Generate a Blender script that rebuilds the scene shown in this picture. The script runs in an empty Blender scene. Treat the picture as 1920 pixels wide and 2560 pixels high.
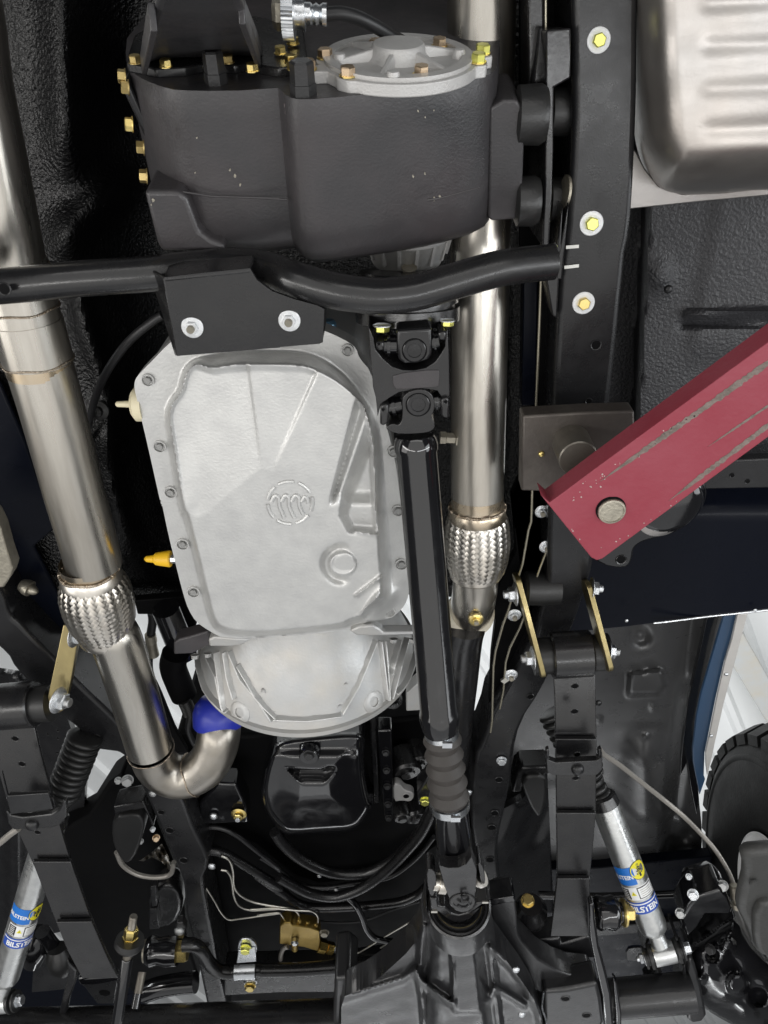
import bpy, bmesh, math, random
import numpy as np
from mathutils import Vector, Matrix

random.seed(7)
SC = bpy.context.scene
COL = SC.collection
R = math.radians

# ------------------------------------------------------------------ camera
TILT = R(33.0)                      # the phone is held under the car, looking up and forward
CAM_Z = 1.5
FPX, W0, H0 = 1923.0, 1920, 2560    # focal length in photo pixels, photo size
cam_d = bpy.data.cameras.new('camera')
cam = bpy.data.objects.new('camera', cam_d)
COL.objects.link(cam)
F_ = Vector((0, math.sin(TILT), math.cos(TILT)))
U_ = Vector((0, -math.cos(TILT), math.sin(TILT)))
R_ = Vector((1, 0, 0))
M = Matrix((R_, U_, -F_)).transposed().to_4x4()
M.translation = Vector((0, 0, CAM_Z))
cam.matrix_world = M
cam_d.sensor_fit = 'VERTICAL'
cam_d.sensor_height = 36.0
cam_d.lens = FPX / H0 * 36.0
cam_d.clip_start = 0.02
cam_d.clip_end = 100
SC.camera = cam

# ------------------------------------------------------------------ light of the workshop
SC.view_settings.view_transform = 'Standard'
SC.view_settings.look = 'None'
SC.view_settings.exposure = 0.22
SC.view_settings.gamma = 1.0
world = bpy.data.worlds.new('World')
SC.world = world
world.use_nodes = True
bg = world.node_tree.nodes['Background']
bg.inputs[0].default_value = (0.93, 0.96, 1.0, 1)
bg.inputs[1].default_value = 0.055


def area(name, loc, target, size, energy, color=(1, 1, 1), size_y=None):
    d = bpy.data.lights.new(name, 'AREA')
    d.energy = energy
    d.color = color
    d.shape = 'RECTANGLE'
    d.size = size
    d.size_y = size_y or size
    o = bpy.data.objects.new(name, d)
    COL.objects.link(o)
    o.location = loc
    v = Vector(target) - Vector(loc)
    o.rotation_euler = v.to_track_quat('-Z', 'Y').to_euler()
    return o


area('floor_bounce_light', (0.0, -0.35, 0.05), (0.0, -0.35, 2.4), 5.0, 60, (1.0, 0.985, 0.96), 4.5)  # unseen upward lamp standing in for light off the floor
area('left_streak_light', (-2.1, 0.1, 0.25), (-0.2, 0.4, 2.5), 0.2, 26, (1.0, 0.98, 0.95), 4.6)  # added low lamp for long streaks on pipes and shafts
area('right_streak_light', (2.1, 0.1, 0.25), (0.3, 0.4, 2.5), 0.2, 28, (0.97, 0.985, 1.0), 4.6)  # added low lamp, the same streaks from the right
area('rear_streak_light', (0.0, -2.5, 0.5), (0.0, 0.3, 2.5), 4.2, 13, (1.0, 0.98, 0.95), 0.5)  # added lamp for streaks on the crosswise tubes
area('side_light', (3.4, 0.2, 1.0), (0.4, 0.7, 2.5), 2.2, 42, (0.95, 0.98, 1.0))
area('left_side_light', (-3.2, 0.7, 0.8), (0.0, 1.0, 2.5), 2.0, 26, (1.0, 0.98, 0.95))  # unseen broad lamp low on the left
area('front_bounce_light', (0.0, 3.5, 0.05), (0.0, 3.4, 2.4), 5.0, 22, (0.98, 0.99, 1.0), 3.2)  # unseen upward lamp in place of the lit floor ahead
area('front_light', (0.3, 4.6, 0.9), (0.0, 1.2, 2.5), 2.4, 8, (0.97, 0.98, 1.0))
area('ceiling_fill_light', (1.5, 5.0, 3.3), (1.6, 5.2, 6.0), 6.0, 95, (1, 1, 1))  # added lamp aimed up to brighten the ceiling
area('left_tube_light', (-3.6, 0.8, 4.6), (-0.3, 0.9, 2.5), 0.18, 30, (0.97, 0.99, 1.0), 4.0)
area('right_tube_light', (3.8, 0.8, 4.6), (0.5, 0.9, 2.5), 0.18, 34, (0.97, 0.99, 1.0), 4.0)
area('front_glint_light', (0.2, 5.2, 1.6), (0.1, 1.4, 2.5), 3.0, 6, (0.97, 0.99, 1.0), 0.15)  # added low lamp for crisp highlights towards the front
SC.cycles.max_bounces = 6
SC.cycles.use_adaptive_sampling = True

# ------------------------------------------------------------------ measuring helpers
CAMV = Vector((0, 0, CAM_Z))


def ray(px, py):
    return F_ + R_ * ((px - W0 / 2) / FPX) + U_ * ((H0 / 2 - py) / FPX)


def at(px, py, h):
    """The point h metres above the lens that is seen at photo pixel px, py."""
    d = ray(px, py)
    return CAMV + d * (h / d.z)


def onplane(px, py, o, n):
    d = ray(px, py)
    t = (o - CAMV).dot(n) / d.dot(n)
    return CAMV + d * t


def mm(px, py, h):
    """Metres per photo pixel there."""
    return h / ray(px, py).z / FPX


CROPS = {'A': (0, 0), 'B': (600, 0), 'C': (1220, 0), 'D': (0, 620), 'E': (600, 620), 'F': (1220, 620),
         'G': (0, 1240), 'H': (600, 1240), 'I': (1220, 1240), 'J': (0, 1860), 'K': (600, 1860), 'L': (1220, 1860)}
CROPS = {k: (v[0], v[1], 700 / 1659) for k, v in CROPS.items()}
CROPS.update({'M': (880, 760, 300 / 1659), 'N': (0, 1280, 400 / 1659), 'O': (1020, 2080, 300 / 1659),
              'Q': (0, 2160, 400 / 1659), 'S': (1520, 2160, 400 / 1659), 'P': (0, 0, 1.0)})


def k(c, *xy):
    ox, oy, s = CROPS[c]
    return [(ox + xy[i] * s, oy + xy[i + 1] * s) for i in range(0, len(xy), 2)]


def k1(c, x, y):
    return k(c, x, y)[0]


def chaikin(p, n=2, closed=True):
    p = [tuple(q) for q in p]
    for _ in range(n):
        out = []
        m = len(p)
        for i in range(m if closed else m - 1):
            a, b = p[i], p[(i + 1) % m]
            out.append(tuple(a[j] * .75 + b[j] * .25 for j in range(len(a))))
            out.append(tuple(a[j] * .25 + b[j] * .75 for j in range(len(a))))
        if not closed:
            out = [p[0]] + out + [p[-1]]
        p = out
    return p


def spline(pts, n=8):
    """Catmull-Rom through pts (tuples or Vectors)."""
    P = [Vector(p) for p in pts]
    P = [2 * P[0] - P[1]] + P + [2 * P[-1] - P[-2]]
    out = []
    for i in range(1, len(P) - 2):
        for j in range(n):
            t = j / n
            a, b, c, d = P[i - 1], P[i], P[i + 1], P[i + 2]
            out.append(0.5 * ((2 * b) + (c - a) * t + (2 * a - 5 * b + 4 * c - d) * t * t + (3 * b - a - 3 * c + d) * t ** 3))
    out.append(P[-2])
    return out


# ------------------------------------------------------------------ objects
ORG = {}


def thing(name, label, cat, loc, group=None):
    o = bpy.data.objects.new(name, None)
    COL.objects.link(o)
    o.location = loc
    o.empty_display_size = 0.05
    ORG[o.name] = Vector(loc)
    o['label'] = label
    o['category'] = cat
    if group:
        o['group'] = group
    return o


def tag(o, label, cat, group=None):
    o['label'] = label
    o['category'] = cat
    if group:
        o['group'] = group
    return o


def finish(me, smooth):
    if smooth:
        me.polygons.foreach_set('use_smooth', [True] * len(me.polygons))
        me.set_sharp_from_angle(angle=R(smooth))
    me.update()


def obj(name, V, Fc, m, parent=None, smooth=35, bevel=0.0, seg=2, kind=None, frame=None):
    V = [Vector(v) for v in V]
    if parent is not None:
        org = ORG[parent.name]
    else:
        org = sum(V, Vector()) / len(V)
    if frame is not None:
        inv = frame.inverted()
        L = [inv @ v for v in V]
    else:
        L = [v - org for v in V]
    me = bpy.data.meshes.new(name)
    me.from_pydata([tuple(v) for v in L], [], Fc)
    me.validate()
    bm = bmesh.new()
    bm.from_mesh(me)
    bmesh.ops.recalc_face_normals(bm, faces=bm.faces)
    bm.to_mesh(me)
    bm.free()
    finish(me, smooth)
    o = bpy.data.objects.new(name, me)
    COL.objects.link(o)
    me.materials.append(m)
    if parent is not None:
        o.parent = parent
        if frame is not None:
            f = frame.copy()
            f.translation = f.translation - org
            o.matrix_local = f
            org = ORG[parent.name]
    else:
        if frame is not None:
            o.matrix_world = frame
        else:
            o.location = org
    ORG[o.name] = org
    if bevel:
        b = o.modifiers.new('bevel', 'BEVEL')
        b.width = bevel
        b.segments = seg
        b.limit_method = 'ANGLE'
        b.angle_limit = R(30)
    if kind:
        o['kind'] = kind
    return o


def structure(name, V, Fc, m, **kw):
    return obj(name, V, Fc, m, None, kind='structure', **kw)


def join(*parts):
    V, Fc = [], []
    for v, f in parts:
        b = len(V)
        V += list(v)
        Fc += [tuple(i + b for i in q) for q in f]
    return V, Fc


def prism(poly, vec):
    """poly: list of world points, extruded by vec."""
    vec = Vector(vec)
    n = len(poly)
    V = [Vector(p) for p in poly] + [Vector(p) + vec for p in poly]
    Fc = [tuple(range(n)), tuple(range(2 * n - 1, n - 1, -1))]
    Fc += [(i, (i + 1) % n, n + (i + 1) % n, n + i) for i in range(n)]
    return V, Fc


def slab(pts, h, t):
    """A plate whose lower face has the outline pts (photo pixels) at height h; h may be a function or list."""
    if callable(h):
        P = [at(x, y, h(x, y)) for x, y in pts]
    elif isinstance(h, (list, tuple)):
        P = [at(x, y, hh) for (x, y), hh in zip(pts, h)]
    else:
        P = [at(x, y, h) for x, y in pts]
    return prism(P, (0, 0, t))


def basis(axis):
    w = Vector(axis).normalized()
    u = w.orthogonal().normalized()
    if abs(w.z) < 0.9:
        u = Vector((0, 0, 1)).cross(w).normalized()
    v = w.cross(u)
    return u, v, w


def lathe(p0, axis, prof, n=32, caps=True, a0=0.0, a1=None):
    """prof: list of (distance along axis, radius)."""
    u, v, w = basis(axis)
    p0 = Vector(p0)
    V, Fc = [], []
    full = a1 is None
    span = 2 * math.pi if full else a1 - a0
    m = n if full else n + 1
    for s, r in prof:
        for i in range(m):
            a = a0 + span * i / n
            V.append(p0 + w * s + (u * math.cos(a) + v * math.sin(a)) * r)
    for j in range(len(prof) - 1):
        for i in range(n):
            i2 = (i + 1) % m if full else i + 1
            Fc.append((j * m + i, j * m + i2, (j + 1) * m + i2, (j + 1) * m + i))
    if caps and full:
        Fc.append(tuple(range(m - 1, -1, -1)))
        b = (len(prof) - 1) * m
        Fc.append(tuple(range(b, b + m)))
    return V, Fc


def tube(path, r, n=16, caps=True):
    P = [Vector(p) for p in path]
    m = len(P)
    rad = r if isinstance(r, (list, tuple)) else [r] * m
    T = []
    for i in range(m):
        a, b = P[max(0, i - 1)], P[min(m - 1, i + 1)]
        T.append((b - a).normalized())
    u = T[0].orthogonal().normalized()
    V, Fc = [], []
    for i in range(m):
        u = (u - T[i] * u.dot(T[i])).normalized()
        v = T[i].cross(u)
        for j in range(n):
            a = 2 * math.pi * j / n
            V.append(P[i] + (u * math.cos(a) + v * math.sin(a)) * rad[i])
    for i in range(m - 1):
        for j in range(n):
            j2 = (j + 1) % n
            Fc.append((i * n + j, i * n + j2, (i + 1) * n + j2, (i + 1) * n + j))
    if caps:
        Fc.append(tuple(range(n - 1, -1, -1)))
        Fc.append(tuple(range((m - 1) * n, m * n)))
    return V, Fc


def box(c, sx, sy, sz, fr=None):
    c = Vector(c)
    ax = fr or (Vector((1, 0, 0)), Vector((0, 1, 0)), Vector((0, 0, 1)))
    V = []
    for k3 in (-1, 1):
        for j in (-1, 1):
            for i in (-1, 1):
                V.append(c + ax[0] * (i * sx / 2) + ax[1] * (j * sy / 2) + ax[2] * (k3 * sz / 2))
    Fc = [(0, 2, 3, 1), (4, 5, 7, 6), (0, 1, 5, 4), (2, 6, 7, 3), (0, 4, 6, 2), (1, 3, 7, 5)]
    return V, Fc


def bar(a, b, w, t, up=(0, 0, 1)):
    """A flat bar from a to b, w wide, t thick along up."""
    a, b = Vector(a), Vector(b)
    x = (b - a).normalized()
    upv = Vector(up)
    z = (upv - x * upv.dot(x)).normalized()
    y = z.cross(x)
    return box((a + b) / 2, (b - a).length, w, t, (x, y, z))


def seg_dist(X, Y, poly, closed=True):
    """Distance of points to a polyline, nearest point, and inside test."""
    n = len(poly)
    P = np.array(poly, float)
    best = np.full(X.shape, 1e18)
    bx, by = np.zeros(X.shape), np.zeros(X.shape)
    inside = np.zeros(X.shape, bool)
    for i in range(n if closed else n - 1):
        ax, ay = P[i]
        cx, cy = P[(i + 1) % n]
        dx, dy = cx - ax, cy - ay
        L2 = dx * dx + dy * dy + 1e-12
        t = np.clip(((X - ax) * dx + (Y - ay) * dy) / L2, 0, 1)
        qx, qy = ax + t * dx, ay + t * dy
        d = (X - qx) ** 2 + (Y - qy) ** 2
        m = d < best
        best = np.where(m, d, best)
        bx = np.where(m, qx, bx)
        by = np.where(m, qy, by)
        if closed:
            c = ((ay > Y) != (cy > Y)) & (X < (cx - ax) * (Y - ay) / (cy - ay + 1e-12) + ax)
            inside ^= c
    return np.sqrt(best), bx, by, inside


def sd(X, Y, poly):
    d, _, _, ins = seg_dist(X, Y, poly)
    return np.where(ins, d, -d)


def ss(t):
    t = np.clip(t, 0, 1)
    return t * t * (3 - 2 * t)


def relief(outline, step, hf, skirt=0.0):
    """A sheet over the outline (photo pixels) whose height above the lens is hf(X, Y) (numpy); its rim is carried up by skirt."""
    P = np.array(outline, float)
    x0, y0 = P.min(0) - step
    x1, y1 = P.max(0) + step
    nx, ny = int((x1 - x0) / step) + 2, int((y1 - y0) / step) + 2
    X, Y = np.meshgrid(x0 + np.arange(nx) * step, y0 + np.arange(ny) * step)
    Xc, Yc = (X[:-1, :-1] + step / 2), (Y[:-1, :-1] + step / 2)
    _, _, _, ins = seg_dist(Xc, Yc, outline)
    use = np.zeros(X.shape, int)
    use[:-1, :-1] += ins
    use[1:, :-1] += ins
    use[:-1, 1:] += ins
    use[1:, 1:] += ins
    border = (use > 0) & (use < 4)
    d, bx, by, _ = seg_dist(X, Y, outline)
    X = np.where(border, bx, X)
    Y = np.where(border, by, Y)
    Hh = hf(X, Y)
    idx = -np.ones(X.shape, int)
    sel = np.argwhere(use > 0)
    V = []
    for n_, (j, i) in enumerate(sel):
        idx[j, i] = n_
        V.append(at(X[j, i], Y[j, i], Hh[j, i]))
    Fc = []
    edges = {}
    for j, i in np.argwhere(ins):
        q = (idx[j, i], idx[j, i + 1], idx[j + 1, i + 1], idx[j + 1, i])
        Fc.append(q)
        for a, b in zip(q, q[1:] + q[:1]):
            e = (min(a, b), max(a, b))
            edges[e] = None if e in edges else (a, b)
    if skirt:
        up = {}
        for e in edges.values():
            if e is None:
                continue
            a, b = e
            for q in (a, b):
                if q not in up:
                    up[q] = len(V)
                    V.append(V[q] + Vector((0, 0, skirt)))
            Fc.append((b, a, up[a], up[b]))
    return V, Fc


def ribbon(Lp, Rp, hs, t):
    """A strip between left and right edges (photo pixels) at heights hs, t thick."""
    n = len(Lp)
    V = []
    for i in range(n):
        a, b = at(*Lp[i], hs[i]), at(*Rp[i], hs[i])
        V += [a, b, b + Vector((0, 0, t)), a + Vector((0, 0, t))]
    Fc = [(0, 1, 2, 3), tuple(4 * (n - 1) + q for q in (3, 2, 1, 0))]
    for i in range(n - 1):
        for q in range(4):
            q2 = (q + 1) % 4
            Fc.append((4 * i + q, 4 * i + q2, 4 * i + 4 + q2, 4 * i + 4 + q))
    return V, Fc


def interp(ts, pts, t):
    for i in range(len(ts) - 1):
        if t <= ts[i + 1] or i == len(ts) - 2:
            f = (t - ts[i]) / (ts[i + 1] - ts[i])
            a, b = pts[i], pts[i + 1]
            if isinstance(a, (int, float)):
                return a + (b - a) * f
            return tuple(a[j] + (b[j] - a[j]) * f for j in range(len(a)))

# ------------------------------------------------------------------ materials
def mat(name, col, metal=0.0, rough=0.4, spec=0.5, bump=None, vary=None, rvary=0.0, coat=0.0, stretch=(1, 1, 1), spots=None):
    """bump: (scale, distance, detail); vary: (scale, second colour, amount); spots: (scale, colour, threshold)."""
    m = bpy.data.materials.new(name)
    m.use_nodes = True
    nt = m.node_tree
    N, L = nt.nodes, nt.links
    b = N['Principled BSDF']
    b.inputs['Base Color'].default_value = (*col, 1)
    b.inputs['Metallic'].default_value = metal
    b.inputs['Roughness'].default_value = rough
    b.inputs['Specular IOR Level'].default_value = spec
    b.inputs['Coat Weight'].default_value = coat
    b.inputs['Coat Roughness'].default_value = 0.12
    tc = N.new('ShaderNodeTexCoord')
    mp = N.new('ShaderNodeMapping')
    mp.inputs['Scale'].default_value = stretch
    L.new(tc.outputs['Object'], mp.inputs['Vector'])

    def noise(scale, detail=4.0, rough_=0.6, vec=None):
        n = N.new('ShaderNodeTexNoise')
        n.inputs['Scale'].default_value = scale
        n.inputs['Detail'].default_value = detail
        n.inputs['Roughness'].default_value = rough_
        L.new((vec or mp).outputs[0], n.inputs['Vector'])
        return n

    def ramp(src, a, b_):
        r = N.new('ShaderNodeMapRange')
        r.inputs['From Min'].default_value = a
        r.inputs['From Max'].default_value = b_
        L.new(src, r.inputs['Value'])
        return r.outputs['Result']

    out = None
    if vary:
        f = ramp(noise(vary[0]).outputs['Fac'], 0.35, 0.7)
        mx = N.new('ShaderNodeMix')
        mx.data_type = 'RGBA'
        mx.inputs['A'].default_value = (*col, 1)
        mx.inputs['B'].default_value = (*vary[1], 1)
        ml = N.new('ShaderNodeMath')
        ml.operation = 'MULTIPLY'
        ml.inputs[1].default_value = vary[2]
        L.new(f, ml.inputs[0])
        L.new(ml.outputs[0], mx.inputs['Factor'])
        out = mx.outputs['Result']
    if spots:
        f = ramp(noise(spots[0], 6.0, 0.7, tc if False else None).outputs['Fac'], spots[2], spots[2] + 0.05)
        mx = N.new('ShaderNodeMix')
        mx.data_type = 'RGBA'
        mx.inputs['A'].default_value = (*col, 1)
        if out is not None:
            L.new(out, mx.inputs['A'])
        mx.inputs['B'].default_value = (*spots[1], 1)
        L.new(f, mx.inputs['Factor'])
        out = mx.outputs['Result']
    if out is not None:
        L.new(out, b.inputs['Base Color'])
    if rvary:
        f = noise(23.0, 5.0)
        r = N.new('ShaderNodeMapRange')
        r.inputs['From Min'].default_value = 0.3
        r.inputs['From Max'].default_value = 0.7
        r.inputs['To Min'].default_value = max(0.03, rough - rvary)
        r.inputs['To Max'].default_value = min(1, rough + rvary)
        L.new(f.outputs['Fac'], r.inputs['Value'])
        L.new(r.outputs['Result'], b.inputs['Roughness'])
    if bump:
        f = noise(bump[0], bump[2] if len(bump) > 2 else 2.0, 0.5)
        bp = N.new('ShaderNodeBump')
        bp.inputs['Distance'].default_value = bump[1]
        bp.inputs['Strength'].default_value = 1.0
        L.new(f.outputs['Fac'], bp.inputs['Height'])
        L.new(bp.outputs['Normal'], b.inputs['Normal'])
        if coat:
            L.new(bp.outputs['Normal'], b.inputs['Coat Normal'])
    return m


MT = {
    'satin': mat('satin_black_paint', (.008, .008, .009), 0, .26, .6, (260, .00012), (17, (.015, .0145, .0145), .8), .08, spots=(240, (.08, .08, .08), .80)),
    'rail': mat('rail_black_powdercoat', (.009, .009, .010), 0, .29, .44, (420, .00012), (14, (.017, .017, .018), .8), .08, spots=(240, (.09, .09, .09), .80)),
    'gloss': mat('gloss_black_paint', (.006, .006, .007), 0, .12, .85, (60, .0001), None, .06),
    'matt': mat('matt_black', (.003, .003, .0033), 0, .6, .07, None, None, .05),
    'navy': mat('navy_black_paint', (.003, .004, .008), 0, .3, .12, (30, .0006), None, .05),
    'undercoat': mat('textured_black_undercoat', (.0018, .0018, .002), 0, .2, .45, (190, .0036, 3.0), None, .08),
    'undercoat_grey': mat('textured_grey_undercoat', (.03, .03, .033), 0, .42, .5, (210, .0028, 3.0), None, .08),
    'castblack': mat('painted_iron_casting', (.028, .028, .030), 0, .40, .5, (330, .00028, 3.0), (8, (.050, .044, .046), .9), .10, spots=(36, (.11, .09, .085), .755)),
    'axlepaint': mat('axle_black_paint', (.012, .012, .013), 0, .34, .6, (210, .0003, 3.0), None, .08, coat=.2),
    'alu': mat('cast_aluminium_pan', (.57, .57, .557), .6, .43, .5, (260, .0004, 5.0), (30, (.47, .47, .465), .7), .1, spots=(75, (.36, .35, .34), .735)),
    'alu2': mat('cast_aluminium_bell', (.42, .425, .425), .6, .48, .5, (190, .0004, 5.0), (15, (.47, .45, .415), .8), .1),
    'aluw': mat('blasted_aluminium_cover', (.50, .495, .485), .35, .5, .5, (420, .0004), (30, (.42, .41, .40), .6), .06),
    'steel': mat('stainless_pipe', (.56, .535, .485), 1, .29, .5, (90, .00035, 4.0), (30, (.40, .37, .325), .9), .1, stretch=(1, .12, 1)),
    'steelp': mat('polished_stainless', (.66, .63, .58), 1, .3, .5, None, (20, (.52, .47, .40), .7), .06),
    'weld': mat('weld_seam', (.50, .44, .36), 1, .38, .5, (400, .002), (90, (.34, .25, .17), .9), .1),
    'heat': mat('heat_tinted_steel', (.50, .40, .27), 1, .3, .5, None, (14, (.58, .53, .46), .9), .1),
    'galv': mat('bare_tank_steel', (.41, .40, .39), .95, .42, .5, (240, .00015), (4, (.43, .385, .345), .7), .05),
    'zinc': mat('clear_zinc', (.74, .76, .78), 1, .28, .5, (200, .0003), (80, (.60, .62, .64), .6), .08),
    'yzinc': mat('yellow_zinc', (.85, .66, .20), 1, .30, .5, None, (110, (.74, .60, .33), .8), .08),
    'ybright': mat('lime_yellow_zinc', (.80, .76, .14), .85, .33, .5, None, (160, (.68, .72, .30), .8), .08),
    'bronze': mat('bronze_zinc', (.72, .52, .40), 1, .3, .5, None, (120, (.74, .62, .34), .8), .08),
    'plateYZ': mat('gold_zinc_plate', (.31, .255, .13), 1, .34, .5, (200, .0003), (30, (.40, .33, .16), .9), .1, stretch=(1, .3, 1)),
    'brass': mat('brass_block', (.36, .25, .07), .9, .42, .5, (300, .0004), (40, (.27, .19, .06), .7), .08),
    'brassb': mat('bright_brass', (.78, .55, .16), 1, .25),
    'washer': mat('white_zinc_washer', (.80, .81, .82), .8, .36, .5, (300, .0003), (60, (.66, .68, .70), .5), .08),
    'greybolt': mat('grey_phosphate_bolt', (.34, .34, .33), .8, .42, .5, (300, .0004), (60, (.26, .26, .26), .6), .05),
    'blackbolt': mat('black_oxide_bolt', (.030, .030, .031), .3, .36, .5, (250, .0004)),
    'red': mat('red_lift_paint', (.235, .030, .047), 0, .42, .4, (120, .0007, 4.0), (11, (.26, .05, .07), .7), .1),
    'plate': mat('raw_steel_plate', (.105, .093, .082), .55, .46, .5, (180, .0005, 4.0), (22, (.065, .055, .05), .9), .12),
    'post': mat('raw_steel_post', (.20, .185, .16), .7, .4, .5, (180, .0004), (25, (.14, .125, .105), .8), .1),
    'pin': mat('worn_steel_pin', (.42, .39, .32), .8, .44, .5, (200, .0008), (50, (.25, .23, .19), .8), .1),
    'scrape': mat('scraped_bare_metal', (.12, .10, .085), .3, .55, .5, (260, .0012, 4.0), (60, (.24, .19, .17), .9), .1),
    'rubber': mat('grey_rubber', (.036, .032, .029), 0, .55, .4, (400, .0003), None, .05),
    'rubberb': mat('black_rubber', (.014, .014, .014), 0, .38, .5, (300, .0003), None, .05),
    'tyre': mat('tyre_rubber', (.013, .013, .013), 0, .6, .35, (120, .0006), None, .05),
    'white': mat('white_paint', (.84, .84, .83), 0, .4),
    'shop': mat('white_corrugated_metal', (.86, .88, .88), 0, .5),
    'beam': mat('pale_grey_beam', (.58, .60, .60), 0, .5, .5, None, (8, (.62, .55, .42), .5)),
    'trim': mat('pale_strip', (.62, .60, .57), .4, .4, .5, None, (20, (.52, .50, .48), .6), .08),
    'blue': mat('blue_body_paint', (.018, .050, .105), 0, .35, .5, None, None, .05, coat=.4),
    'plastic_y': mat('yellow_plastic', (.78, .46, .015), 0, .4),
    'plastic_b': mat('blue_plastic', (.018, .03, .33), 0, .35),
    'cream': mat('cream_plastic', (.66, .60, .42), 0, .45),
    'wire': mat('black_cable', (.010, .010, .011), 0, .42),
    'line': mat('coated_brake_line', (.40, .37, .29), .8, .26),
    'linew': mat('bright_steel_line', (.60, .58, .52), 1, .3),
    'hosegrey': mat('grey_braided_hose', (.34, .32, .29), .6, .4, .5, (500, .0006)),
    'shock': mat('zinc_shock_body', (.66, .67, .66), .95, .32, .5, (150, .0004, 4.0), (70, (.54, .55, .55), .8), .09),
    'sk_blue': mat('sticker_blue', (.015, .16, .56), 0, .35),
    'sk_dblue': mat('sticker_dark_blue', (.025, .08, .40), 0, .35),
    'sk_yellow': mat('sticker_yellow', (.78, .70, .03), 0, .35),
    'sk_white': mat('sticker_white', (.78, .79, .79), 0, .4),
    'sk_black': mat('sticker_black', (.012, .012, .012), 0, .4),
    'chalk': mat('paint_mark', (.72, .72, .68), 0, .6),
    'steeld': mat('dull_bent_steel', (.33, .31, .28), 1, .34, .5, (90, .00035, 4.0), (24, (.30, .275, .235), .85), .1),
    'yzincd': mat('dull_yellow_zinc', (.52, .40, .16), 1, .42, .5, None, (120, (.36, .28, .14), .9), .1),
    'zincd': mat('dull_clear_zinc', (.48, .49, .49), 1, .4, .5, (200, .0003), (90, (.34, .34, .34), .9), .1),
    'rub': mat('rubbed_highlight_casting', (.105, .085, .085), .2, .4, .5, (300, .0006, 4.0), (70, (.05, .045, .045), .9), .1),  # worn primer with the ridge highlight painted into the colour
    'chip': mat('bare_primer_chip', (.46, .36, .34), 0, .6, .4, (300, .0006), (80, (.30, .24, .22), .8)),
    'scuff': mat('dull_scuff', (.055, .055, .055), 0, .6, .4, None, (60, (.03, .03, .03), .9)),
    'bluefit': mat('blue_anodised_fitting', (.22, .42, .60), .8, .3),
    'arch': mat('wheel_arch_black', (.05, .05, .051), 0, .3, .8, None, None, .06),
    'caliper': mat('cast_grey_paint', (.040, .040, .038), 0, .5, .5, (140, .0010, 4.0), None, .08),
}

# ------------------------------------------------------------------ fasteners (mesh data shared between alike pieces)
FAST = {}


def hexmesh(style, m, m2=None):
    key = (style, m.name, m2.name if m2 else None)
    if key in FAST:
        return FAST[key]
    V, Fc, mi = [], [], []

    def lay(prof, n, mat_i, off=0.0, cap=True):
        b = len(V)
        for s, r in prof:
            for i in range(n):
                a = 2 * math.pi * (i + off) / n
                V.append((r * math.cos(a), r * math.sin(a), s))
        for j in range(len(prof) - 1):
            for i in range(n):
                Fc.append((b + j * n + i, b + j * n + (i + 1) % n, b + (j + 1) * n + (i + 1) % n, b + (j + 1) * n + i))
                mi.append(mat_i)
        if cap:
            q = b + (len(prof) - 1) * n
            Fc.append(tuple(range(q, q + n)))
            mi.append(mat_i)
    j = 1 if m2 else 0
    if style == 'hex':          # flat washer below a chamfered hexagon head
        lay([(0, 1.22), (.14, 1.22), (.18, 1.16)], 20, j)
        lay([(.16, 1.0), (.80, 1.0), (.92, .86)], 6, 0)
    elif style == 'tall':
        lay([(0, 1.15), (.16, 1.15)], 20, j)
        lay([(.14, 1.0), (1.05, 1.0), (1.18, .86)], 6, 0)
    elif style == 'wide':       # bolt on a large round washer
        lay([(0, 1.75), (.14, 1.75), (.20, 1.68)], 28, j)
        lay([(.18, 1.0), (.80, 1.0), (.92, .86)], 6, 0)
    elif style == 'nut':        # flange nut with a stud end standing through it
        lay([(0, 1.62), (.10, 1.62), (.32, 1.20), (.34, 1.1)], 28, j)
        lay([(.32, 1.02), (.95, 1.02), (1.05, .88)], 6, j)
        lay([(1.0, .58), (1.55, .58), (1.65, .50)], 18, 0)
    elif style == 'recess':     # small hexagon head in a round spot-face
        lay([(-.5, 1.50), (.10, 1.46), (.12, 1.28), (-.46, 1.25)], 24, j, cap=False)
        lay([(-.46, 1.30), (-.45, .8)], 24, j)
        lay([(-.46, .86), (.28, .86), (.36, .75)], 6, 0)
    elif style == 'dome':
        lay([(0, 1.0), (.25, .97), (.5, .8), (.68, .5), (.74, .2)], 20, 0)
    elif style == 'hole':       # pressed hole with a rolled rim and a dark floor
        lay([(0, 1.12), (.12, 1.02), (.02, .85)], 18, 0, cap=False)
        lay([(.015, .9), (.02, .86)], 18, j)
    me = bpy.data.meshes.new(style + '_bolt')
    me.from_pydata(V, [], Fc)
    me.materials.append(m)
    if m2:
        me.materials.append(m2)
    for p, q in zip(me.polygons, mi):
        p.material_index = q
    finish(me, 30)
    FAST[key] = me
    return me


def bolt_at(parent, p, axis, r, style='hex', m='yzinc', m2=None, name='bolt', spin=None, label=None):
    if m == 'yzinc':
        m = random.choice(('yzinc', 'yzinc', 'yzincd'))
    if m == 'zinc':
        m = random.choice(('zinc', 'zinc', 'zincd'))
    me = hexmesh(style, MT[m], MT[m2] if m2 else None)
    o = bpy.data.objects.new(name, me)
    COL.objects.link(o)
    u, v, w = basis(axis)
    a = random.uniform(0, 1.05) if spin is None else spin
    x = u * math.cos(a) + v * math.sin(a)
    y = w.cross(x)
    Mx = Matrix((x * r, y * r, w * r)).transposed().to_4x4()
    Mx.translation = Vector(p) - ORG[parent.name]
    o.parent = parent
    o.matrix_local = Mx
    ORG[o.name] = ORG[parent.name]
    if label:
        o['label'] = label
    return o


DOWN = Vector((0, -.05, -1)).normalized()


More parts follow.
